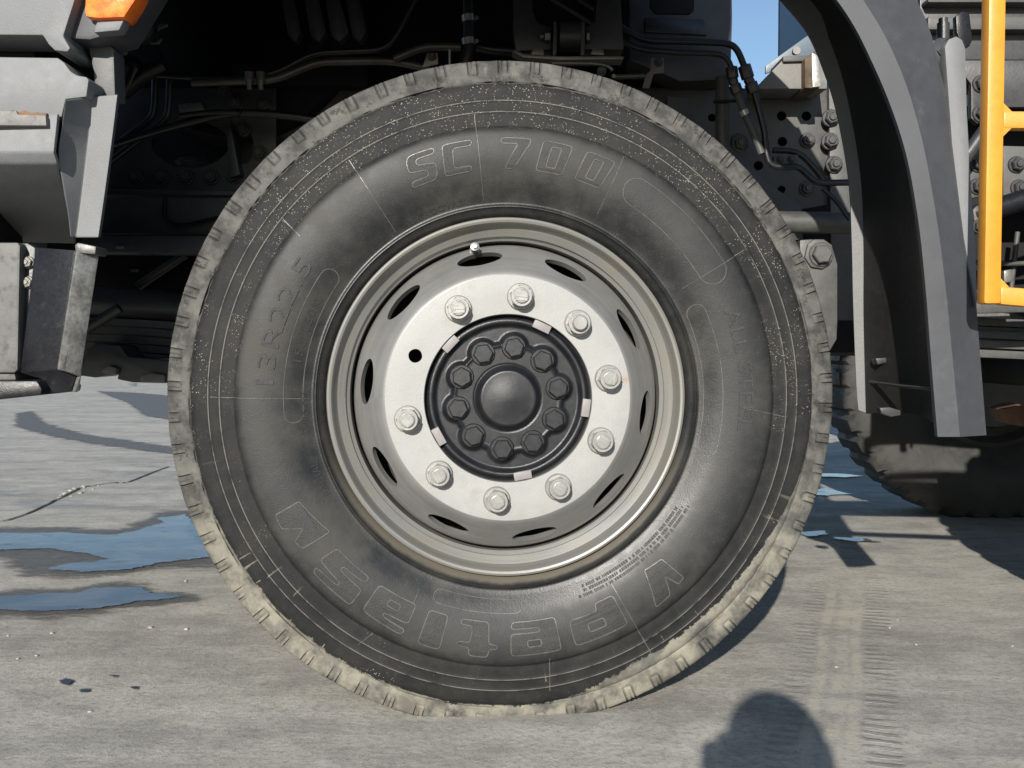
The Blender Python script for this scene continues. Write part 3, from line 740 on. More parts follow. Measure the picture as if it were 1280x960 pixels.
# hub: cast cover with ten lobes round its bolts
def smst(a, b, x): t = min(1, max(0, (x - a) / (b - a))); return t * t * (3 - 2 * t)
def hub_h(r, a):
    base = 0.0
    if r > .118: base = -.006 + .010 * smst(.118, .1265, r) - .006 * smst(.130, .1375, r) 
    else: base = -.006
    d = 9.0
    for k in range(10):
        q = A0 + R(36 * k); d = min(d, math.hypot(r * math.cos(a) - .085 * math.cos(q), r * math.sin(a) - .085 * math.sin(q)) - .0225)
    d = min(d, r - .092)
    lob = smst(.0045, -.0025, d) if False else 1 - smst(-.0025, .0045, d)
    h = base + .0060 * lob * (1 - smst(.118, .122, r)) + 0.002 * math.exp(-((d + .0035) / .002) ** 2)
    if r < .0565: h += -.0016 * (1 - smst(.0005, .0022, abs(r - .0552)))
    dome = 1 - smst(.0445, .0560, r)
    h += .0125 * dome + .0035 * (1 - smst(0, .046, r)) * .9
    return h
hv, hf = [], []; NR, NA = 74, 360
for i in range(NR + 1):
    r = .1386 * i / NR
    for k in range(NA):
        a = 2 * math.pi * k / NA; hv.append((r * math.cos(a), -hub_h(r, a), r * math.sin(a)))
for i in range(NR):
    for k in range(NA): hf.append((i * NA + k, i * NA + (k + 1) % NA, (i + 1) * NA + (k + 1) % NA, (i + 1) * NA + k))
n0 = NR * NA; base_i = len(hv)
for k in range(NA): a = 2 * math.pi * k / NA; hv.append((.1386 * math.cos(a), .05, .1386 * math.sin(a)))
for k in range(NA): hf.append((n0 + k, n0 + (k + 1) % NA, base_i + (k + 1) % NA, base_i + k))
hub = mk('wheel_hub', hv, hf, 'hub_black', wheel, smooth=50); hub.location.y = -.015
hb = hexbolt_mesh('hub_bolt', .0295, .0105, .0205, .0032, 0, 0, False, 28); hb.materials.append(MATS['hub_black'])
for k in range(10):
    a = A0 + R(36 * k); o = link('hub_bolt', hb, None, wheel)
    o.location = (.085 * math.cos(a), -.0150, .085 * math.sin(a)); o.rotation_euler.y = random.random() * 6
for k in range(5):
    a = R(64.7 + 72 * k)
    v = [(x, y, z) for x in (.1245, .1382) for y in (-.0265, .03) for z in (-.0150, .0150)]
    o = mk('centring_tab', v, [(0, 1, 3, 2), (4, 6, 7, 5), (0, 4, 5, 1), (2, 3, 7, 6), (0, 2, 6, 4), (1, 5, 7, 3)], 'tab_grey', wheel, bevel=.0012)
    o.rotation_euler.y = -a
# valve
va = R(102.5); vp = Vector((.252 * math.cos(va), .02, .252 * math.sin(va)))
vo = lathe('valve_stem', [(0, -.03), (.0058, -.03), (.0058, -.004), (.0085, -.003), (.0085, .006), (.0060, .0075), (.0060, .020), (.0074, .0205), (.0074, .030), (.0045, .031), (.0045, .036), (.0022, .0365), (.0022, .034), (0, .034)], 20, 'bare_steel', wheel)
vo.location = vp; vo.rotation_euler = (R(-12), 0, 0)

# ---- other wheels (far side and second steering axle)
def plain_tyre():
    pr = [(.285, -.235), (.36, -.29), (.42, -.305), (.50, -.290), (.545, -.272), (.5625, -.248), (.5625, -.01), (.555, .004), (.525, .010), (.518, .014), (.49, .018), (.44, .030), (.40, .0345), (.36, .026), (.32, .012), (.30, -.004), (.285, -.03)]
    seg = 240; v, f = [], []
    for r, o in pr:
        for k in range(seg):
            a = 2 * math.pi * k / seg; rr = r - (0.014 if (r > .54 and k % 6 < 2) else 0); z = max(rr * math.sin(a), -.542)
            v.append((rr * math.cos(a), -o, z))
    for i in range(len(pr) - 1):
        for k in range(seg): k2 = (k + 1) % seg; f.append((i * seg + k, i * seg + k2, (i + 1) * seg + k2, (i + 1) * seg + k))
    me = bpy.data.meshes.new('tyre'); me.from_pydata(v, [], f); me.update(); me.materials.append(MATS['rubber_plain'])
    bm = bmesh.new(); bm.from_mesh(me); bmesh.ops.recalc_face_normals(bm, faces=bm.faces); bm.to_mesh(me); bm.free(); return me
PT = plain_tyre()
dv, df = lathe_geo([(0, -.04), (.14, -.04), (.15, .01), (.205, .012), (.25, -.05), (.27, -.05), (.288, .0), (.300, .004), (.30, -.01), (.286, -.03), (.27, -.12), (.29, -.235), (.27, -.25), (.25, -.2), (.22, -.22), (.21, -.26), (0, -.26)], 96)
dm = bpy.data.meshes.new('rim'); dm.from_pydata(dv, [], df); dm.update(); dm.materials.append(MATS['frame_grey'])
bm = bmesh.new(); bm.from_mesh(dm); bmesh.ops.recalc_face_normals(bm, faces=bm.faces); bm.to_mesh(dm); bm.free()
AX2 = 1.72
for nm, loc, rz in (('second_wheel', (AX2, .03, .541), 0), ('far_second_wheel', (AX2 + .03, 2.36, .541), math.pi), ('far_front_wheel', (-.008, 2.36, .541), math.pi)):
    w = empty('front_wheel' if nm == 'far_front_wheel' else 'second_axle_wheel', loc, truck); w.rotation_euler.z = rz
    link('tyre', PT, None, w, 35); link('rim', dm, None, w, 35)

# ---- mudguard behind the wheel
def spline(pts, n=8):
    out = []
    for i in range(len(pts) - 1):
        p0 = Vector(pts[max(i - 1, 0)]); p1 = Vector(pts[i]); p2 = Vector(pts[i + 1]); p3 = Vector(pts[min(i + 2, len(pts) - 1)])
        for k in range(n):
            t = k / n
            out.append(0.5 * ((2 * p1) + (-p0 + p2) * t + (2 * p0 - 5 * p1 + 4 * p2 - p3) * t * t + (-p0 + 3 * p1 - 3 * p2 + p3) * t ** 3))
    out.append(Vector(pts[-1])); return out
YG = -0.02
inn = [(700, -190), (830, -165), (950, -105), (1046, 0), (1094, 86), (1129, 179), (1147, 270), (1157, 360), (1164, 450), (1172, 546)]
fac = [(700, -235), (850, -212), (985, -130), (1079, 0), (1121, 76), (1149, 160), (1168, 255), (1181, 350), (1190, 440), (1200, 546)]
out_ = [(700, -290), (880, -270), (1040, -180), (1146, 0), (1176, 92), (1194, 178), (1209, 275), (1219, 366), (1226, 455), (1233, 544)]
A = [P(p[0], p[1], YG) for p in spline(inn)]; B = [P(p[0], p[1], YG - .001) for p in spline(fac)]; C = [P(p[0], p[1], YG + .032) for p in spline(out_)]
n = len(A); v, f = [], []
A2 = [a + Vector((0, .012, 0)) for a in A]; C2 = [c + Vector((.004, .06, 0)) for c in C]
rows = [A2, A, B, C, C2]
for rw in rows: v += rw
for j in range(4):
    for i in range(n - 1): f.append((j * n + i, j * n + i + 1, (j + 1) * n + i + 1, (j + 1) * n + i))
mk('mudguard_lip', v, f, 'mudguard_grey', truck, bevel=.0, thick=.006, smooth=9)
# shell of the guard from lip to inner flange
farp = [(660, -190), (790, -150), (920, -90), (1018, 0), (1040, 48), (1056, 95), (1070, 160), (1080, 230), (1083, 310), (1083, 390), (1085, 480), (1086, 517)]
Fq = spline(farp)
FI = [P(p[0], p[1], .37) for p in Fq]
def resample(pts, m):
    L = [0]
    for a, b in zip(pts, pts[1:]): L.append(L[-1] + (b - a).length)
    out = []; j = 0
    for k in range(m):
        s = L[-1] * k / (m - 1)
        while j < len(pts) - 2 and L[j + 1] < s: j += 1
        t = (s - L[j]) / max(1e-9, L[j + 1] - L[j]); out.append(pts[j].lerp(pts[j + 1], t))
    return out
M = 60
near = resample([a + Vector((.012, .012, 0)) for a in A], M); far = resample(FI, M)
v, f = [], []
for t in (0, .25, .5, .75, 1):
    for k in range(M):
        p = near[k].lerp(far[k], t)
        bulge = 0.05 * math.sin(math.pi * t); p = p + Vector((bulge * .8, 0, bulge * .35)); v.append(p)
for j in range(4):
    for i in range(M - 1): f.append((j * M + i, j * M + i + 1, (j + 1) * M + i + 1, (j + 1) * M + i))
mk('mudguard_shell', v, f, 'mudguard_inside', truck, smooth=40, thick=.006)
# pressed ribs on the inside of the shell
ptube('mudguard_rib', [(1097, 330, .375), (1099, 395, .37), (1103, 452, .34)], .3, .004, 'mudguard_inside', truck, .05)
plate('mudguard_clip', [(1100, 510), (1112, 509), (1126, 513), (1126, 519), (1114, 521), (1102, 517)], .2, .02, 'frame_black', truck)
ptube('mudguard_seam', [(1087, 477, .36), (1122, 482, .2), (1164, 486, .02)], 0, .003, 'frame_black', truck, 0)
plate('mudguard_clip', [(1095, 448), (1108, 447), (1109, 453), (1097, 456)], .30, .03, 'frame_black', truck)
# inner flange, its lower half caught by the sun
f1 = spline([(974, 0), (1008, 42), (1030, 92), (1046, 145), (1060, 225), (1064, 300), (1066, 380), (1070, 480), (1073, 512)]); f2 = spline([(1018, 0), (1040, 48), (1056, 95), (1070, 160), (1080, 230), (1083, 310), (1083, 390), (1085, 480), (1086, 517)])
a = [P(p[0], p[1], .385) for p in f1]; b = [P(p[0], p[1], .380) for p in f2]
n = len(a)
mk('mudguard_flange', a + b, [(i, i + 1, n + i + 1, n + i) for i in range(n - 1)], 'flange_grey', truck, thick=.008, smooth=30)
# support tube and its strap
ptube('guard_bracket_tube', [(1170, 75, .06), (1183, 75, .05)], 0, .036, 'mudguard_grey', truck, 0)
tube('guard_bracket_tube', [P(1172, 86, .045), P(1193, 78, .045)], .033, 'mudguard_grey', truck, 0, 28)
plate('guard_strap', [(1181, 58), (1186, 49), (1196, 45), (1203, 50), (1207, 60), (1209, 140), (1214, 230), (1219, 300), (1222, 372), (1221, 385), (1205, 300), (1190, 180)], .0, .05, 'cab_plastic', truck, .003)

# ---- cab front corner: bumper, lamp, steps
def skin(name, pv, faces, mat, thick=.012, bevel=.003):
    return mk(name, [P(*p) for p in pv], faces, mat, truck, thick=thick, bevel=bevel, bseg=2)
# big lower corner: proud corner piece, and the undercut apron behind it
pv = [(-190, 152, -.09), (76, 144, -.104), (-190, 190, -.10), (71, 190, -.106), (-190, 199, -.095), (74, 199, -.098), (-190, 292, .14), (96, 299, .14)]
skin('bumper_apron', pv, [(0, 1, 3, 2), (2, 3, 5, 4), (4, 5, 7, 6)], 'cab_plastic', .010, .004)
lf = spline([(82, 125), (77, 160), (73, 192), (79, 235), (85, 268), (88, 297)], 5); rt = [Vector((116 - 19 * t - 2 * t * t, 121 + 176 * t)) for t in [k / (len(lf) - 1) for k in range(len(lf))]]; ed = [Vector((147 - 21 * t - 3 * t * t, 118 + 179 * t)) for t in [k / (len(lf) - 1) for k in range(len(lf))]]
n = len(lf); v = [P(p[0] + 1, p[1], .06) for p in lf] + [P(p[0], p[1], -.112 + .056 * k / (n - 1)) for k, p in enumerate(lf)] + [P(p[0], p[1], -.046) for p in rt] + [P(p[0], p[1], -.050) for p in ed] + [P(p[0] + 3, p[1], .03) for p in ed]
f = [(j * n + i, j * n + i + 1, (j + 1) * n + i + 1, (j + 1) * n + i) for j in range(4) for i in range(n - 1)] + [(0, n, 2 * n, 3 * n, 4 * n), (n - 1, 2 * n - 1, 3 * n - 1, 4 * n - 1, 5 * n - 1)]
mk('bumper_corner', v, f, 'cab_plastic', truck, bevel=.0025, bseg=2, smooth=12)
# middle panel above the ledge
plate('bumper_panel', [(-190, 68), (72, 72), (80, 78), (88, 89), (96, 94), (108, 96), (111, 100), (108, 121), (82, 124), (77, 146), (-190, 160)], -.075, .10, 'cab_plastic', truck, .006)
plate('step_ledge', [(-190, 137), (20, 138), (22, 143), (57, 144), (58, 157), (-190, 156)], -.125, .05, 'post_light', truck, .002)
plate('step_ledge_grip', [(2, 137), (10, 139), (16, 137), (22, 140), (30, 138), (38, 141), (46, 140), (52, 142), (58, 141), (58, 146), (24, 146), (20, 142), (2, 142)], -.120, .03, 'rust', truck, .001)
# upper panel and lamp housing
plate('bumper_upper_panel', [(-190, -150), (150, -150), (94, -2), (79, 45), (88, 60), (84, 65), (68, 63), (60, 55), (53, 44), (-190, 42)], -.085, .10, 'cab_plastic', truck, .006)
pv = [(96, -60, -.08), (215, -60, -.03), (166, 8, -.035), (154, 27, -.055), (146, 42, -.04), (112, 49, -.045), (84, 48, -.07), (79, 46, -.07), (118, 28, -.075), (103, 22, -.08), (104, 10, -.082), (108, -4, -.085)]
plate('lamp_housing', [(100, -80), (220, -80), (168, 6), (155, 27), (147, 41), (112, 50), (80, 48), (86, 26), (96, -2)], -.060, .10, 'mudguard_grey', truck, .007)
plate('lamp_ledge', [(120, 27), (155, 25), (149, 38), (117, 41)], -.080, .03, 'cab_plastic', truck, .004)
plate('turn_lamp', [(108, -60), (200, -60), (168, 2), (155, 22), (122, 23), (106, 21), (105, 14)], -.082, .05, 'amber_lens', truck, .007)
plate('panel_strut', [(110, 58), (114, 56), (138, 57), (142, 62), (144, 122), (119, 122), (117, 90)], -.012, .05, 'cab_plastic_dark', truck, .004)
plate('panel_strut', [(100, 40), (150, 40), (146, 60), (108, 60)], .0, .05, 'cab_plastic_dark', truck, .004)
box('bumper_core', -1.20, -.79, .02, .30, .86, 1.5, 'deep_black', truck)
# steps below
plate('step_post', [(-120, 303), (22, 303), (25, 308), (22, 462), (18, 466), (-120, 466)], -.03, .04, 'post_grey', truck, .004)
plate('step_bracket', [(24, 304), (34, 304), (44, 310), (42, 404), (36, 408), (25, 395)], -.005, .02, 'frame_black', truck)
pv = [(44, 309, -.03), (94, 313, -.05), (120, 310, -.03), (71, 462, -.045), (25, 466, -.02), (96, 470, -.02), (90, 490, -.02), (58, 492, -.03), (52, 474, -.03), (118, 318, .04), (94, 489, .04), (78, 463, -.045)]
skin('step_box', pv, [(0, 1, 3, 4), (4, 3, 11, 5, 6, 7, 8)], 'step_black', .008, .002)
skin('step_edge', pv, [(1, 2, 5, 11, 3), (2, 9, 10, 6, 5)], 'step_lit_worn', .006, .002)
plate('step_box_cap', [(93, 306), (97, 303), (120, 308), (119, 318), (94, 316)], -.052, .05, 'worn_alloy', truck, .003)
plate('step_foot', [(-120, 476), (46, 476), (52, 486), (51, 494), (-120, 512)], -.06, .16, 'step_black', truck, .004)
plate('step_foot_cap', [(-120, 464), (18, 465), (20, 475), (-120, 475)], -.02, .10, 'post_grey', truck, .003)
sb = hexbolt_mesh('bolt', .016, .006, .011, .003, .004, .003); sb.materials.append(MATS['zinc'])
for px, py in ((35, 328), (35, 353)):
    o = link('bolt', sb, None, truck); o.location = P(px, py, -.006)
# front of the bumper, curving away across the truck
bv, bf = [], []
prof = [(-1.16, -.03), (-1.30, .10), (-1.42, .35), (-1.50, .75), (-1.53, 1.22), (-1.50, 1.7), (-1.42, 2.1), (-1.30, 2.35), (-1.16, 2.48)]
for (x, y) in prof:
    for z in (.56, .70, 1.05, 1.35): bv.append((x + (0.03 if z == .56 else 0), y, z))
for i in range(len(prof) - 1):
    for j in range(3): bf.append((i * 4 + j, i * 4 + 4 + j, i * 4 + 5 + j, i * 4 + 1 + j))
mk('front_bumper', bv, bf, 'mudguard_grey', truck, thick=.01, smooth=40)
for y in (.0, 2.3): box('bumper_return', -1.17, -.86, y + .02, y + .12, .60, 1.3, 'deep_black', truck)

# ---- cab above the wheel (its side shades the chassis)
cabv = [(-1.40, -.03), (.36, -.03), (.36, 2.48), (-1.40, 2.48)]
v = [(x, y, 1.60) for x, y in cabv] + [(x + (.12 if x < 0 else 0), y, 2.95) for x, y in cabv]
mk('cab_shell', v, [(0, 1, 2, 3), (4, 5, 6, 7), (0, 1, 5, 4), (1, 2, 6, 5), (2, 3, 7, 6), (3, 0, 4, 7)], 'cab_plastic', truck, bevel=.03)
for y in (-.03, 2.43): box('wheel_arch', -1.30, .36, y, y + .05, 1.245, 1.605, 'cab_plastic', truck, .008)
box('cab_floor', -1.25, .34, .03, 2.42, 1.56, 1.598, 'deep_black', truck)  # underside plate in black, its shade put into the colour
box('dark_backdrop', -1.2, .50, 1.0, 1.06, .62, 1.555, 'deep_black', truck)  # black sheet added to keep the background behind the chassis dark

# ---- chassis behind the wheel
YF = .81
# engine, gearbox and sump: the dark mass under the cab
box('engine_block', -1.0, .42, .95, 1.55, .62, 1.30, 'deep_black', truck, .03)
box('gearbox', .42, .95, 1.02, 1.45, .60, 1.08, 'deep_black', truck, .04)
box('far_tank', .75, 1.5, 1.75, 2.1, .85, 1.14, 'deep_black', truck, .04)
rail = plate('frame_rail', [(300, 111), (500, 111), (1038, 111), (1038, 255), (1000, 262), (900, 260), (300, 260)], YF, .008, 'rail_grey', truck, .0015)
holes = [(977, 145, 6), (1008, 145, 6), (978, 177, 6), (977, 237, 5), (948, 207, 6), (862, 148, 5), (890, 147, 5), (361, 137, 5)]
cut(rail, [(P(px, py, YF), rr / F_PX * (YF - CAM.y), rr / F_PX * (YF - CAM.y), 0, .05, (0, 1, 0)) for px, py, rr in holes])
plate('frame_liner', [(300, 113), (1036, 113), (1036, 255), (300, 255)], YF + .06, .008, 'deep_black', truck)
box('frame_flange', P(300, 111, YF).x, P(1038, 111, YF).x, YF, YF + .09, P(640, 111, YF).z - .006, P(640, 111, YF).z + .002, 'frame_black', truck, .002)
fb = hexbolt_mesh('bolt', .027, .014, .020, .005, .0085, .006); fb.materials.append(MATS['frame_black'])
def bolt(px, py, y, s=1.0, par=truck, me=fb, name='bolt'):
    o = link(name, me, None, par); o.location = P(px, py, y) ; o.scale = (s, s, s); o.rotation_euler.y = random.random() * 6; return o
for px, py in ((1009, 176), (923, 177), (1008, 236), (977, 0)): 
    if py: bolt(px, py, YF, .95)
# lighter outrigger with the round shaft below it
plate('cross_bracket', [(1036, 88), (1062, 88), (1072, 400), (1040, 400)], YF - .02, .02, 'frame_grey', truck)
for px, py in ((1038, 148), (1037, 177), (1042, 206)): bolt(px, py, YF - .02, 1.05)
plate('gusset', [(880, 182), (925, 195), (960, 230), (1002, 255), (1004, 300), (930, 300), (900, 240)], YF - .012, .008, 'frame_grey', truck)
tube('cross_shaft', [P(890, 276, .66), P(1064, 279, .66)], .0245, 'frame_grey', truck, 0, 28)
plate('spring_shackle', [(1000, 300), (1014, 299), (1030, 300), (1041, 310), (1047, 330), (1047, 402), (1046, 424), (1038, 438), (1000, 440)], .52, .03, 'frame_grey', truck, .003)
hx = hexbolt_mesh('bolt', .036, .014, .026, .004); hx.materials.append(MATS['frame_grey']); bolt(1026, 318, .512, 1.0, me=hx)
plate('shackle_ring', [(1010, 305), (1018, 299), (1030, 299), (1040, 306), (1043, 318), (1038, 330), (1028, 336), (1014, 334), (1006, 322)], .512, .015, 'frame_grey', truck, .003)
# wedge shaped mount on top of the rail, with its wooden block
plate('body_mount', [(945, 111), (948, 106), (979, 74), (984, 72), (1030, 76), (1034, 111)], .70, .10, 'cast_grey', truck, .003)
plate('body_mount_cap', [(979, 70), (1014, 69), (1014, 76), (979, 77)], .69, .12, 'frame_grey', truck, .002)
plate('timber_block', [(1006, 73), (1016, 68), (1020, 62), (1024, 110), (1006, 110)], .67, .12, 'wood_block', truck, .003)
plate('mount_edge', [(1015, 66), (1024, 70), (1026, 108), (1016, 109)], .665, .02, 'bare_steel', truck, .001)
lathe('mount_stud', [(0, 0), (.006, 0), (.006, .012), (.009, .012), (.009, .02), (0, .02)], 12, 'zinc', truck).location = P(993, 66, .72)
plate('slanted_panel', [(957, 82), (1010, 44), (1024, 50), (1024, 66), (957, 92)], 1.05, .01, 'pale_plate', truck)
plate('body_column', [(975, -60), (1050, -60), (1050, 72), (974, 72)], 1.75, .02, 'blue_steel', truck, .004)
# dark box hung beside the rail, in front of the patch of sky
plate('valve_box', [(786, -60), (915, -60), (916, 20), (914, 95), (905, 100), (850, 102), (786, 75)], .72, .25, 'frame_black', truck, .008)
plate('valve_box_lid', [(812, -30), (868, -30), (868, 12), (862, 18), (820, 17), (813, 10)], .715, .01, 'deep_black', truck, .004)
plate('valve_box_rim', [(806, 22), (880, 24), (884, 44), (806, 40)], .712, .01, 'pipe_black', truck, .003)
# posts and pipes right of the wheel
tube('pipe_post', [P(903, 96, .66), P(903, 190, .66)], .0155, 'frame_grey', truck, 0, 20)
plate('cable_tie', [(892, 125), (922, 124), (922, 127), (892, 128)], .63, .01, 'deep_black', truck, .001)
def fitting(path, rads, y, mat='frame_black'):
    for (a, b), r in zip(zip(path, path[1:]), rads):
        pa, pb = P(a[0], a[1], y), P(b[0], b[1], y); v, f = tube_geo([pa, pb], r, 6); mk('pipe_fitting', v, f, mat, truck, bevel=.001)
YP = .60
ptube('brake_pipe', [(690, -2), (795, 62), (850, 66), (900, 67), (910, 74), (914, 84)], YP, .0062, 'pipe_black', truck)
ptube('brake_pipe', [(722, -2), (803, 51), (860, 52), (912, 54), (922, 62), (930, 82)], YP, .0072, 'pipe_black', truck)
fitting([(914, 84), (916, 98), (918, 106), (922, 117)], [.0135, .0105, .0135], YP); fitting([(930, 82), (935, 98), (938, 104), (943, 116)], [.0145, .0115, .0145], YP)
ptube('brake_hose', [(922, 117), (930, 140), (944, 170), (952, 192)], YP, .0085, 'frame_grey', truck)
ptube('hose_ferrule', [(929, 138), (932, 144)], YP - .001, .0105, 'bare_steel', truck, 0)
ptube('brake_pipe', [(943, 116), (952, 150), (956, 165), (958, 195), (964, 208), (985, 209), (998, 208), (1012, 222), (1022, 229), (1062, 228)], YP, .0072, 'pipe_black', truck)
ptube('brake_pipe', [(966, 188), (998, 189), (1018, 210), (1030, 226)], YP + .03, .0070, 'pipe_black', truck)
plate('pipe_clip', [(967, 195), (998, 193), (998, 204), (968, 206)], YP + .01, .02, 'frame_grey', truck, .002)
for px in (975, 989): bolt(px, 199, YP + .009, .42)
ptube('cable', [(1028, 236), (1045, 250), (1062, 275)], .6, .005, 'pipe_black', truck)
bolt(925, 180, .70, 1.0)

# ---- above the wheel
ptube('brake_pipe', [(170, 92, .55), (250, 98), (308, 97), (344, 92), (392, 66), (482, 62), (498, 40), (520, -5)], .55, .0068, 'pipe_black', truck)
ptube('brake_pipe', [(240, 104), (344, 100), (398, 77), (488, 76), (520, 82), (560, 90)], .53, .0085, 'pipe_zinc', truck)
ptube('brake_pipe', [(492, 74), (520, 62), (537, 58), (576, 59)], .5, .0085, 'pipe_zinc', truck)
ptube('coolant_hose', [(585, -5), (586, 30), (586, 64), (580, 80)], .5, .0125, 'pipe_black', truck)
for py in (23, 52):
    ptube('hose_clamp', [(585, py - 4), (586, py + 4)], .5, .0145, 'bare_steel', truck, 0); bolt(596, py - 1, .485, .42, me=sb)
ptube('coolant_hose', [(596, 58), (620, 63), (650, 64)], .55, .011, 'pipe_black', truck)
plate('pipe_bracket', [(534, 66), (547, 66), (548, 80), (528, 84)], .49, .006, 'zinc', truck, .001); bolt(540, 71, .489, .45)
tube('level_rod', [P(562, 62, .48), P(562, 88, .48)], .003, 'bare_steel', truck, 0, 8)
for px in (312, 326):
    ptube('pipe_clip', [(px, 90), (px, 104)], .52, .010, 'frame_grey', truck, 0); ptube('clip_bolt', [(px, 100), (px, 112)], .51, .0055, 'zinc', truck, 0)
# spring hanger over the tyre
YH = .46
plate('hanger_leg', [(642, -60), (664, -60), (666, 15), (672, 28), (690, 34), (690, 62), (645, 64), (641, 40)], YH + .03, .06, 'frame_black', truck, .004)
plate('hanger_leg', [(748, -60), (772, -60), (780, 62), (730, 62), (730, 34), (744, 26)], YH + .03, .06, 'frame_black', truck, .004)
plate('hanger_base', [(640, 64), (646, 62), (654, 67), (700, 70), (780, 70), (779, 74), (700, 75), (655, 72)], YH, .05, 'zinc', truck, .0015)
tube('hanger_bush', [P(699, 46, YH + .03), P(726, 46, YH + .03)], .030, 'frame_black', truck, 0, 32)
for x0 in (692, 727): plate('hanger_clevis', [(x0, 27), (x0 + 4, 27), (x0 + 4, 62), (x0 + 3, 69), (x0 - 1, 69)], YH, .05, 'frame_grey', truck, .001)
for px, py, ln in ((688, 46, -12), (733, 46, 6)):
    v, f = tube_geo([P(px, py, YH + .02), P(px + ln * .6, py, YH + .02)], .0135, 6); mk('hanger_bolt', v, f, 'zinc', truck, bevel=.001)
ptube('hanger_bolt_end', [(680, 46), (675, 46)], YH + .02, .007, 'zinc', truck, 0)
for px in (672, 747): plate('base_bolt', [(px - 8, 66), (px - 6, 60), (px + 6, 60), (px + 8, 64), (px + 8, 69), (px - 8, 68)], YH - .003, .03, 'zinc', truck, .002)
ptube('bent_strap', [(690, 79), (740, 79), (760, 82), (766, 88)], .42, .0035, 'zinc', truck)
ptube('brake_pipe', [(768, 96), (806, 95)], .45, .0055, 'pipe_zinc', truck, 0); bolt(752, 89, .43, .5); bolt(767, 95, .43, .4, me=sb)
plate('pipe_bracket', [(814, 72), (830, 72), (830, 91), (817, 92), (812, 110), (803, 110), (807, 94), (813, 88)], .58, .006, 'cast_grey', truck, .0015); bolt(823, 78, .579, .5)
plate('tank_end', [(834, 120), (860, 123), (865, 140), (872, 170), (900, 230), (890, 240), (834, 180)], .74, .06, 'frame_grey', truck, .003)
# radiator shroud seen above left
for k, (x, dy) in enumerate(((350, 0), (378, 4), (404, 6), (430, 2))):
    plate('shroud_rib', [(x, -40), (x + 10, -40), (x + 26 + dy, 40), (x + 20, 52), (x + 10, 44), (x + 4, 10)], .72, .04, 'frame_black', truck, .003)
lathe('fan_shroud', [(.20, .0), (.30, .0), (.31, -.02), (.31, -.12), (.29, -.12), (.29, -.02), (.20, -.02)], 60, 'deep_black', truck).location = P(290, 10, .78)
plate('cab_mount_block', [(290, 80), (460, 78), (460, 108), (290, 106)], .76, .05, 'deep_black', truck)
lathe('rubber_stop', [(0, .03), (.02, .03), (.03, .02), (.03, 0)], 20, 'frame_black', truck).location = P(178, 38, .5)
plate('wire_clip', [(196, 31), (210, 29), (209, 33), (200, 36), (197, 40)], .42, .004, 'bare_steel', truck, .0008)
plate('wire_clip', [(186, 52), (196, 52), (202, 47), (202, 50), (198, 55), (187, 55)], .42, .004, 'bare_steel', truck, .0008)
# left: front bracket with its bolts, air bellows, pipes
br = plate('front_bracket', [(130, 110), (345, 110), (345, 240), (120, 240), (120, 180)], .70, .012, 'frame_black', truck, .002)
cut(br, [(P(238, 180, .70), 48 / F_PX * 2.47, 30 / F_PX * 2.47, 0, .05, (0, 1, 0)), (P(305, 183, .70), 12 / F_PX * 2.47, 22 / F_PX * 2.47, 0, .05, (0, 1, 0))])
plate('front_bracket_rib', [(281, 150), (287, 150), (300, 218), (288, 222)], .66, .05, 'frame_black', truck)
plate('front_bracket_flange', [(120, 236), (300, 238), (300, 244), (120, 243)], .64, .08, 'frame_black', truck, .002)
for px, py in ((172, 222), (203, 222), (234, 222), (265, 222), (293, 221), (295, 130), (330, 133), (389, 136), (305, 162), (325, 192), (282, 116)): bolt(px, py, .70 if px < 345 else YF, .9)
bel = lathe('air_bellows', [(0, 0)] + [(.030 + (.010 if k % 2 else 0), -.004 - k * .011) for k in range(8)] + [(.028, -.09), (0, -.09)], 28, 'frame_black', truck)
bel.location = P(240, 196, .74); bel.rotation_euler = (R(-90), 0, 0)
plate('bellows_cap', [(222, 130), (252, 127), (256, 138), (250, 144), (224, 141)], .69, .05, 'zinc', truck, .003)
ptube('brake_pipe', [(194, 95), (193, 140), (186, 151), (130, 192)], .6, .0075, 'pipe_black', truck); ptube('brake_pipe', [(212, 92), (211, 142), (203, 153), (130, 208)], .58, .0075, 'pipe_black', truck)
ptube('air_hose', [(130, 185), (180, 168), (240, 152), (290, 140), (350, 143), (400, 150)], .56, .009, 'pipe_black', truck, .06)
ptube('air_hose', [(225, 145), (262, 140), (300, 141)], .54, .006, 'pipe_black', truck, .05)
ptube('thick_hose', [(145, 84), (172, 78), (160, 112), (140, 120)], .45, .018, 'pipe_black', truck, .05); ptube('thick_hose', [(205, 80), (180, 92), (160, 110)], .45, .016, 'pipe_black', truck, .05)
plate('side_panel', [(120, 247), (310, 247), (280, 292), (120, 292)], .62, .02, 'frame_black', truck, .003)
ptube('cable', [(207, 248), (205, 270), (215, 281), (232, 282), (290, 268)], .60, .0045, 'deep_black', truck, .04)
plate('cross_beam', [(100, 294), (300, 294), (300, 318), (100, 316)], .55, .06, 'frame_black', truck, .006)
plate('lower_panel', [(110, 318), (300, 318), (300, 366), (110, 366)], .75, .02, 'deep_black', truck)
for px, py in ((150, 309), (168, 338)): plate('data_tag', [(px - 5, py - 2), (px + 5, py - 2), (px + 5, py + 2), (px - 5, py + 2)], .545 if py < 320 else .74, .003, 'zinc', truck, .0004)
ptube('tie_rod', [(172, 358), (232, 318)], .66, .010, 'frame_black', truck, 0)
tube('axle_beam', [P(96, 376, .62), P(300, 388, .62)], .034, 'frame_black', truck, 0, 24)
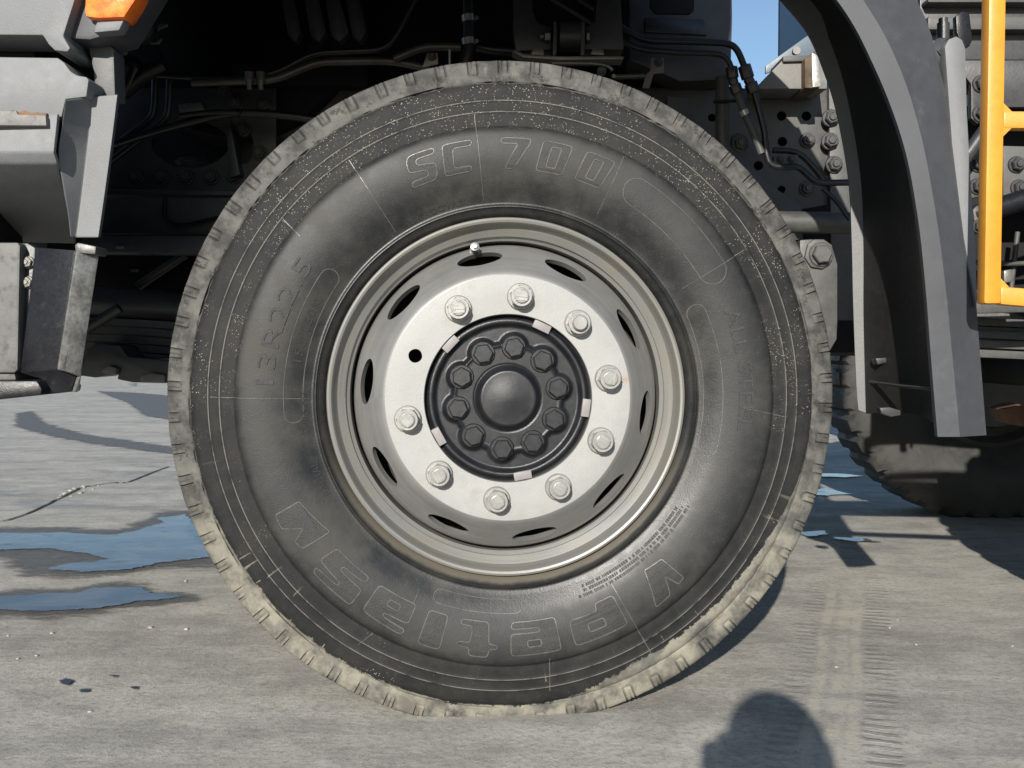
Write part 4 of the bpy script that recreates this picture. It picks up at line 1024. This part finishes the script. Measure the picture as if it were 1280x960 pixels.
for k in range(5):
    yy = .60
    pts = [P(x, 402 + k * 10 + 0.00035 * (x - 100) ** 2 * (1 + k * .15), yy) for x in range(84, 300, 12)]
    v, f = [], []
    for p in pts:
        for dz in (.0075, -.0075):
            for dy in (0, .08): v.append(p + Vector((0, dy, dz)))
    for i in range(len(pts) - 1):
        q = 4 * i
        f += [(q, q + 4, q + 6, q + 2), (q, q + 1, q + 5, q + 4), (q + 2, q + 6, q + 7, q + 3), (q + 1, q + 3, q + 7, q + 5)]
    mk('spring_leaf', v, f, 'frame_grey', truck)
plate('spring_seat', [(98, 470), (108, 440), (118, 428), (150, 432), (160, 446), (206, 450), (230, 455), (230, 470), (206, 479), (165, 478), (146, 474), (150, 460), (135, 468), (118, 472), (104, 470)], .50, .12, 'frame_black', truck, .004)
for pts in ([(126, 463), (136, 457), (146, 460), (144, 468), (128, 467)], [(176, 470), (188, 466), (206, 469), (206, 478), (174, 478)]):
    plate('spring_clamp', pts, .485, .04, 'cast_grey', truck, .003)
ptube('tie_rod', [(110, 410), (150, 385)], .52, .012, 'frame_black', truck, 0)

# ---- right of the guard: chassis, leaf spring and ladder
YR = .62
plate('side_rail', [(1150, -40), (1500, -40), (1500, 75), (1150, 75)], YR + .1, .02, 'frame_black', truck, .004)
for y0, y1 in ((-3, 3), (20, 37), (98, 112)):
    plate('rail_strip', [(1160, y0), (1500, y0), (1500, y1), (1160, y1)], YR + .06, .06, 'frame_grey', truck, .006)
plate('bolt_plate', [(1206, 75), (1500, 75), (1500, 132), (1300, 134), (1232, 134), (1232, 150), (1222, 155), (1214, 148), (1214, 105), (1206, 95)], YR + .02, .02, 'frame_black', truck, .003)
for px, py in ((1226, 105), (1226, 142)): bolt(px, py, YR + .02, 1.0)
tube('valve_cylinder', [P(1179, 56, .40), P(1179, 29, .40)], .012, 'frame_black', truck, 0, 20); tube('valve_cylinder_neck', [P(1179, 29, .40), P(1179, 23, .40)], .009, 'frame_black', truck, 0, 16)
plate('torn_flap', [(1195, 20), (1202, 14), (1212, 15), (1216, 50), (1212, 58), (1204, 60), (1196, 40)], .45, .02, 'step_black', truck, .003)
plate('bracket_plate', [(1205, 190), (1232, 186), (1232, 245), (1214, 248), (1206, 240)], YR, .015, 'frame_grey', truck, .003)
plate('bracket_plate', [(1254, 182), (1400, 186), (1400, 250), (1254, 250)], YR, .015, 'frame_grey', truck, .003)
for px, py in ((1222, 205), (1222, 233), (1270, 206), (1273, 235), (1300, 206)): bolt(px, py, YR, .95)
tube('torque_rod', [P(1200, 206, .5), P(1246, 142, .5)], .014, 'frame_black', truck, 0, 20)
tube('strut_rod', [P(1215, 270, .45), P(1420, 205, .45)], .021, 'step_black', truck, 0, 24)
plate('strut_eye', [(1216, 262), (1222, 256), (1230, 262), (1231, 285), (1226, 292), (1219, 288)], .43, .03, 'frame_grey', truck, .004); bolt(1223, 283, .425, .7)
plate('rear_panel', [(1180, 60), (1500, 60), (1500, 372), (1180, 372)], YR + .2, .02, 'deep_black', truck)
ptube('cable', [(1215, 328), (1270, 330), (1330, 326)], YR + .1, .006, 'frame_grey', truck); ptube('cable', [(1272, 290), (1264, 360)], YR + .12, .006, 'frame_grey', truck)
plate('stub_fitting', [(1255, 338), (1266, 336), (1268, 352), (1255, 354)], YR + .05, .03, 'zinc', truck, .004)
plate('step_plate', [(1205, 362), (1500, 356), (1500, 384), (1220, 392), (1208, 382)], .36, .03, 'frame_grey', truck, .003)
plate('spring_clip', [(1218, 388), (1262, 392), (1264, 399), (1220, 396)], .52, .05, 'worn_alloy', truck, .002)
for k, py in enumerate((404, 418, 430, 442)):
    pts = [P(x, py + (x - 1230) * .045 - (0 if k else 2), .55) for x in range(1120, 1640, 40)]
    v, f = [], []
    for p in pts:
        for dz in (.0085, -.0085):
            for dy in (0, .09): v.append(p + Vector((0, dy, dz)))
    for i in range(len(pts) - 1):
        q = 4 * i; f += [(q, q + 4, q + 6, q + 2), (q, q + 1, q + 5, q + 4), (q + 2, q + 6, q + 7, q + 3), (q + 1, q + 3, q + 7, q + 5)]
    f += [(0, 2, 3, 1), (len(v) - 4, len(v) - 3, len(v) - 1, len(v) - 2)]
    mk('spring_leaf', v, f, 'frame_grey', truck, bevel=.0025)
plate('axle_clamp', [(1255, 512), (1275, 505), (1300, 520), (1290, 535), (1262, 528)], 1.2, .1, 'rust', truck, .004)
tube('second_axle', [Vector((AX2, .2, .55)), Vector((AX2, 2.2, .55))], .06, 'frame_black', truck, 0, 24)
tube('front_axle', [Vector((0, .25, .52)), Vector((0, 2.1, .52))], .055, 'deep_black', truck, 0, 24)
# body and tanks behind, out of the picture to the right: they shade the ground under the truck
box('far_frame_rail', -1.1, 4.2, 1.63, 1.70, .97, 1.24, 'deep_black', truck, .004)
box('side_tank', 2.35, 4.0, .02, .62, .60, 1.18, 'mudguard_grey', truck, .05)
box('body_floor', 1.48, 4.2, .02, 2.46, 1.42, 1.60, 'mudguard_grey', truck, .02)
YL = -.10
def ladder():
    ly0, ly1 = YL, YL + .030
    xl, xr = P(1233, 200, YL).x, P(1255, 200, YL).x
    zb = P(1240, 380, YL).z; zt = 1.55; w = xr - xl
    sp = 0.62
    box('ladder_post', xl, xr, ly0, ly1, zb, zt, 'yellow_paint', truck, .006)
    box('ladder_post', xl + sp, xr + sp, ly0, ly1, zb - .06, zt, 'yellow_paint', truck, .006)
    for py, hgt in ((149, 22), (369, 23)):
        z1 = P(1260, py - hgt / 2, YL).z; z0 = P(1260, py + hgt / 2, YL).z; drop = .003 if py < 200 else .05
        v = [(x, y, z - (drop if x > xr else 0)) for x in (xr - .001, xl + sp + .001) for y in (ly0 + .002, ly1 - .002) for z in (z0, z1)]
        mk('ladder_rung', v, [(0, 1, 3, 2), (4, 6, 7, 5), (0, 4, 5, 1), (2, 3, 7, 6), (0, 2, 6, 4), (1, 5, 7, 3)], 'yellow_paint', truck, bevel=.005)
        # weld fillets in the corners
        for s in (1, -1):
            zc = z1 if s > 0 else z0
            if py > 200 and s < 0: continue
            v = [(xr - .001, ly0 + .004, zc - s * .004), (xr + .013, ly0 + .004, zc - s * .001), (xr - .001, ly0 + .004, zc + s * .013)]
            v = v + [(a, b + .022, c) for a, b, c in v]
            mk('weld', v, [(0, 1, 2), (5, 4, 3), (0, 3, 4, 1), (1, 4, 5, 2), (2, 5, 3, 0)], 'yellow_paint', truck)
    for z in (zb + .03, 1.35): box('ladder_stay', xl + sp + .005, xl + sp + .03, ly1, .05, z, z + .03, 'frame_black', truck)
ladder()

# ------------------------------------------------------------------ the photographer, crouched behind the lens (only the shadow shows)
def person():
    root = empty('person', (0.02, -2.2, 0)); tag(root, 'person in dark jacket crouching to hold up a phone, casting the rounded shadow', 'person')
    J = {'pel': (0, -.16, .20, .13), 'sp': (0, -.06, .40, .14), 'ch': (0.0, .03, .55, .15), 'nk': (0.0, .09, .65, .055), 'hd0': (0, .11, .69, .06),
         'sl': (-.17, .03, .56, .065), 'el': (-.22, .14, .36, .045), 'wl': (-.02, .36, .55, .03), 'sr': (.17, .03, .56, .065), 'er': (.25, .14, .38, .045), 'wr': (.12, .37, .55, .03),
         'hl': (-.11, -.14, .19, .10), 'kl': (-.20, .16, .34, .07), 'al': (-.17, -.02, .09, .045), 'tl': (-.18, .16, .035, .04),
         'hr': (.11, -.14, .19, .10), 'kr': (.22, .14, .33, .07), 'ar': (.18, -.04, .09, .045), 'tr': (.19, .14, .035, .04)}
    ed = [('pel', 'sp'), ('sp', 'ch'), ('ch', 'nk'), ('nk', 'hd0'), ('ch', 'sl'), ('sl', 'el'), ('el', 'wl'), ('ch', 'sr'), ('sr', 'er'), ('er', 'wr'),
          ('pel', 'hl'), ('hl', 'kl'), ('kl', 'al'), ('al', 'tl'), ('pel', 'hr'), ('hr', 'kr'), ('kr', 'ar'), ('ar', 'tr')]
    ks = list(J); me = bpy.data.meshes.new('body'); me.from_pydata([J[k][:3] for k in ks], [(ks.index(a), ks.index(b)) for a, b in ed], []); me.update()
    o = bpy.data.objects.new('body', me); COL.objects.link(o)
    o.modifiers.new('skin', 'SKIN')
    for i, k in enumerate(ks): me.skin_vertices[0].data[i].radius = (J[k][3], J[k][3])
    me.skin_vertices[0].data[0].use_root = True
    s = o.modifiers.new('sub', 'SUBSURF'); s.levels = 2; s.render_levels = 2
    dg = bpy.context.evaluated_depsgraph_get(); dg.update(); nm = bpy.data.meshes.new_from_object(o.evaluated_get(dg)); bpy.data.objects.remove(o)
    nm.materials.clear(); nm.materials.append(MATS['jacket']); nm.materials.append(MATS['trousers'])
    for p in nm.polygons:
        p.use_smooth = True
        if p.center.z < .34 and abs(p.center.x) < .30 and p.center.y < .30: p.material_index = 1
    link('body', nm, None, root)
    def blob(name, c, r, mat, dent=None):
        bm = bmesh.new(); bmesh.ops.create_uvsphere(bm, u_segments=32, v_segments=20, radius=1)
        for v in bm.verts:
            v.co = Vector((v.co.x * r[0], v.co.y * r[1], v.co.z * r[2]))
            if dent: dent(v)
            v.co += Vector(c)
        m_ = bpy.data.meshes.new(name); bm.to_mesh(m_); bm.free(); return link(name, m_, mat, root, 60)
    def face(v):
        if v.co.y > .05 and abs(v.co.x) < .016 and -.03 < v.co.z < .015: v.co.y += .018
        if v.co.z < -.04: v.co.x *= .82
    blob('head', (0, .12, .735), (.074, .095, .112), 'skin', face)
    blob('hair', (0, .105, .757), (.079, .096, .097), 'hair', lambda v: setattr(v.co, 'z', max(v.co.z, -.02 - (0 if v.co.y > .03 else .05))))
    for sx in (-1, 1): blob('ear', (sx * .076, .115, .735), (.010, .018, .028), 'skin'); blob('eye', (sx * .030, .207, .742), (.012, .008, .008), 'phone_black')
    px0, px1, pz0, pz1 = -.035, .118, .588, .664; y0 = .417 - .018
    ph = box('phone', 0, 1, 0, 1, 0, 1, 'phone_black', root, 0)
    ph.data.transform(Matrix.Translation((px0, y0, pz0)) @ Matrix.Diagonal((px1 - px0, .008, pz1 - pz0, 1)))
    for hx, sgn, wr in ((px0 + .01, -1, (-.02, .36, .55)), (px1 - .008, 1, (.12, .37, .55))):
        palm = [Vector(wr), Vector((hx + sgn * .012, y0 - .012, .575))]
        v, f = tube_geo(palm, [.026, .032], 12); mk('hand', v, f, 'skin', root, smooth=60)
        for k in range(4):
            b = Vector((hx + sgn * .016, y0 - .008, .580 + k * .018)); pts = [b, b + Vector((sgn * .016, .014, .006)), b + Vector((-sgn * .004, .024, .008)), b + Vector((-sgn * .018, .022, .006))]
            if sgn < 0: pts = pts[:3]
            v, f = tube_geo(smoothpath(pts, .01), .0078, 8); mk('finger', v, f, 'skin', root, smooth=60)
        pts = [Vector((hx, y0 - .014, .572)), Vector((hx - sgn * .006, y0 - .012, .60)), Vector((hx - sgn * .014, y0 - .006, .628))]
        v, f = tube_geo(smoothpath(pts, .01), .0090, 8); mk('thumb', v, f, 'skin', root, smooth=60)
person()
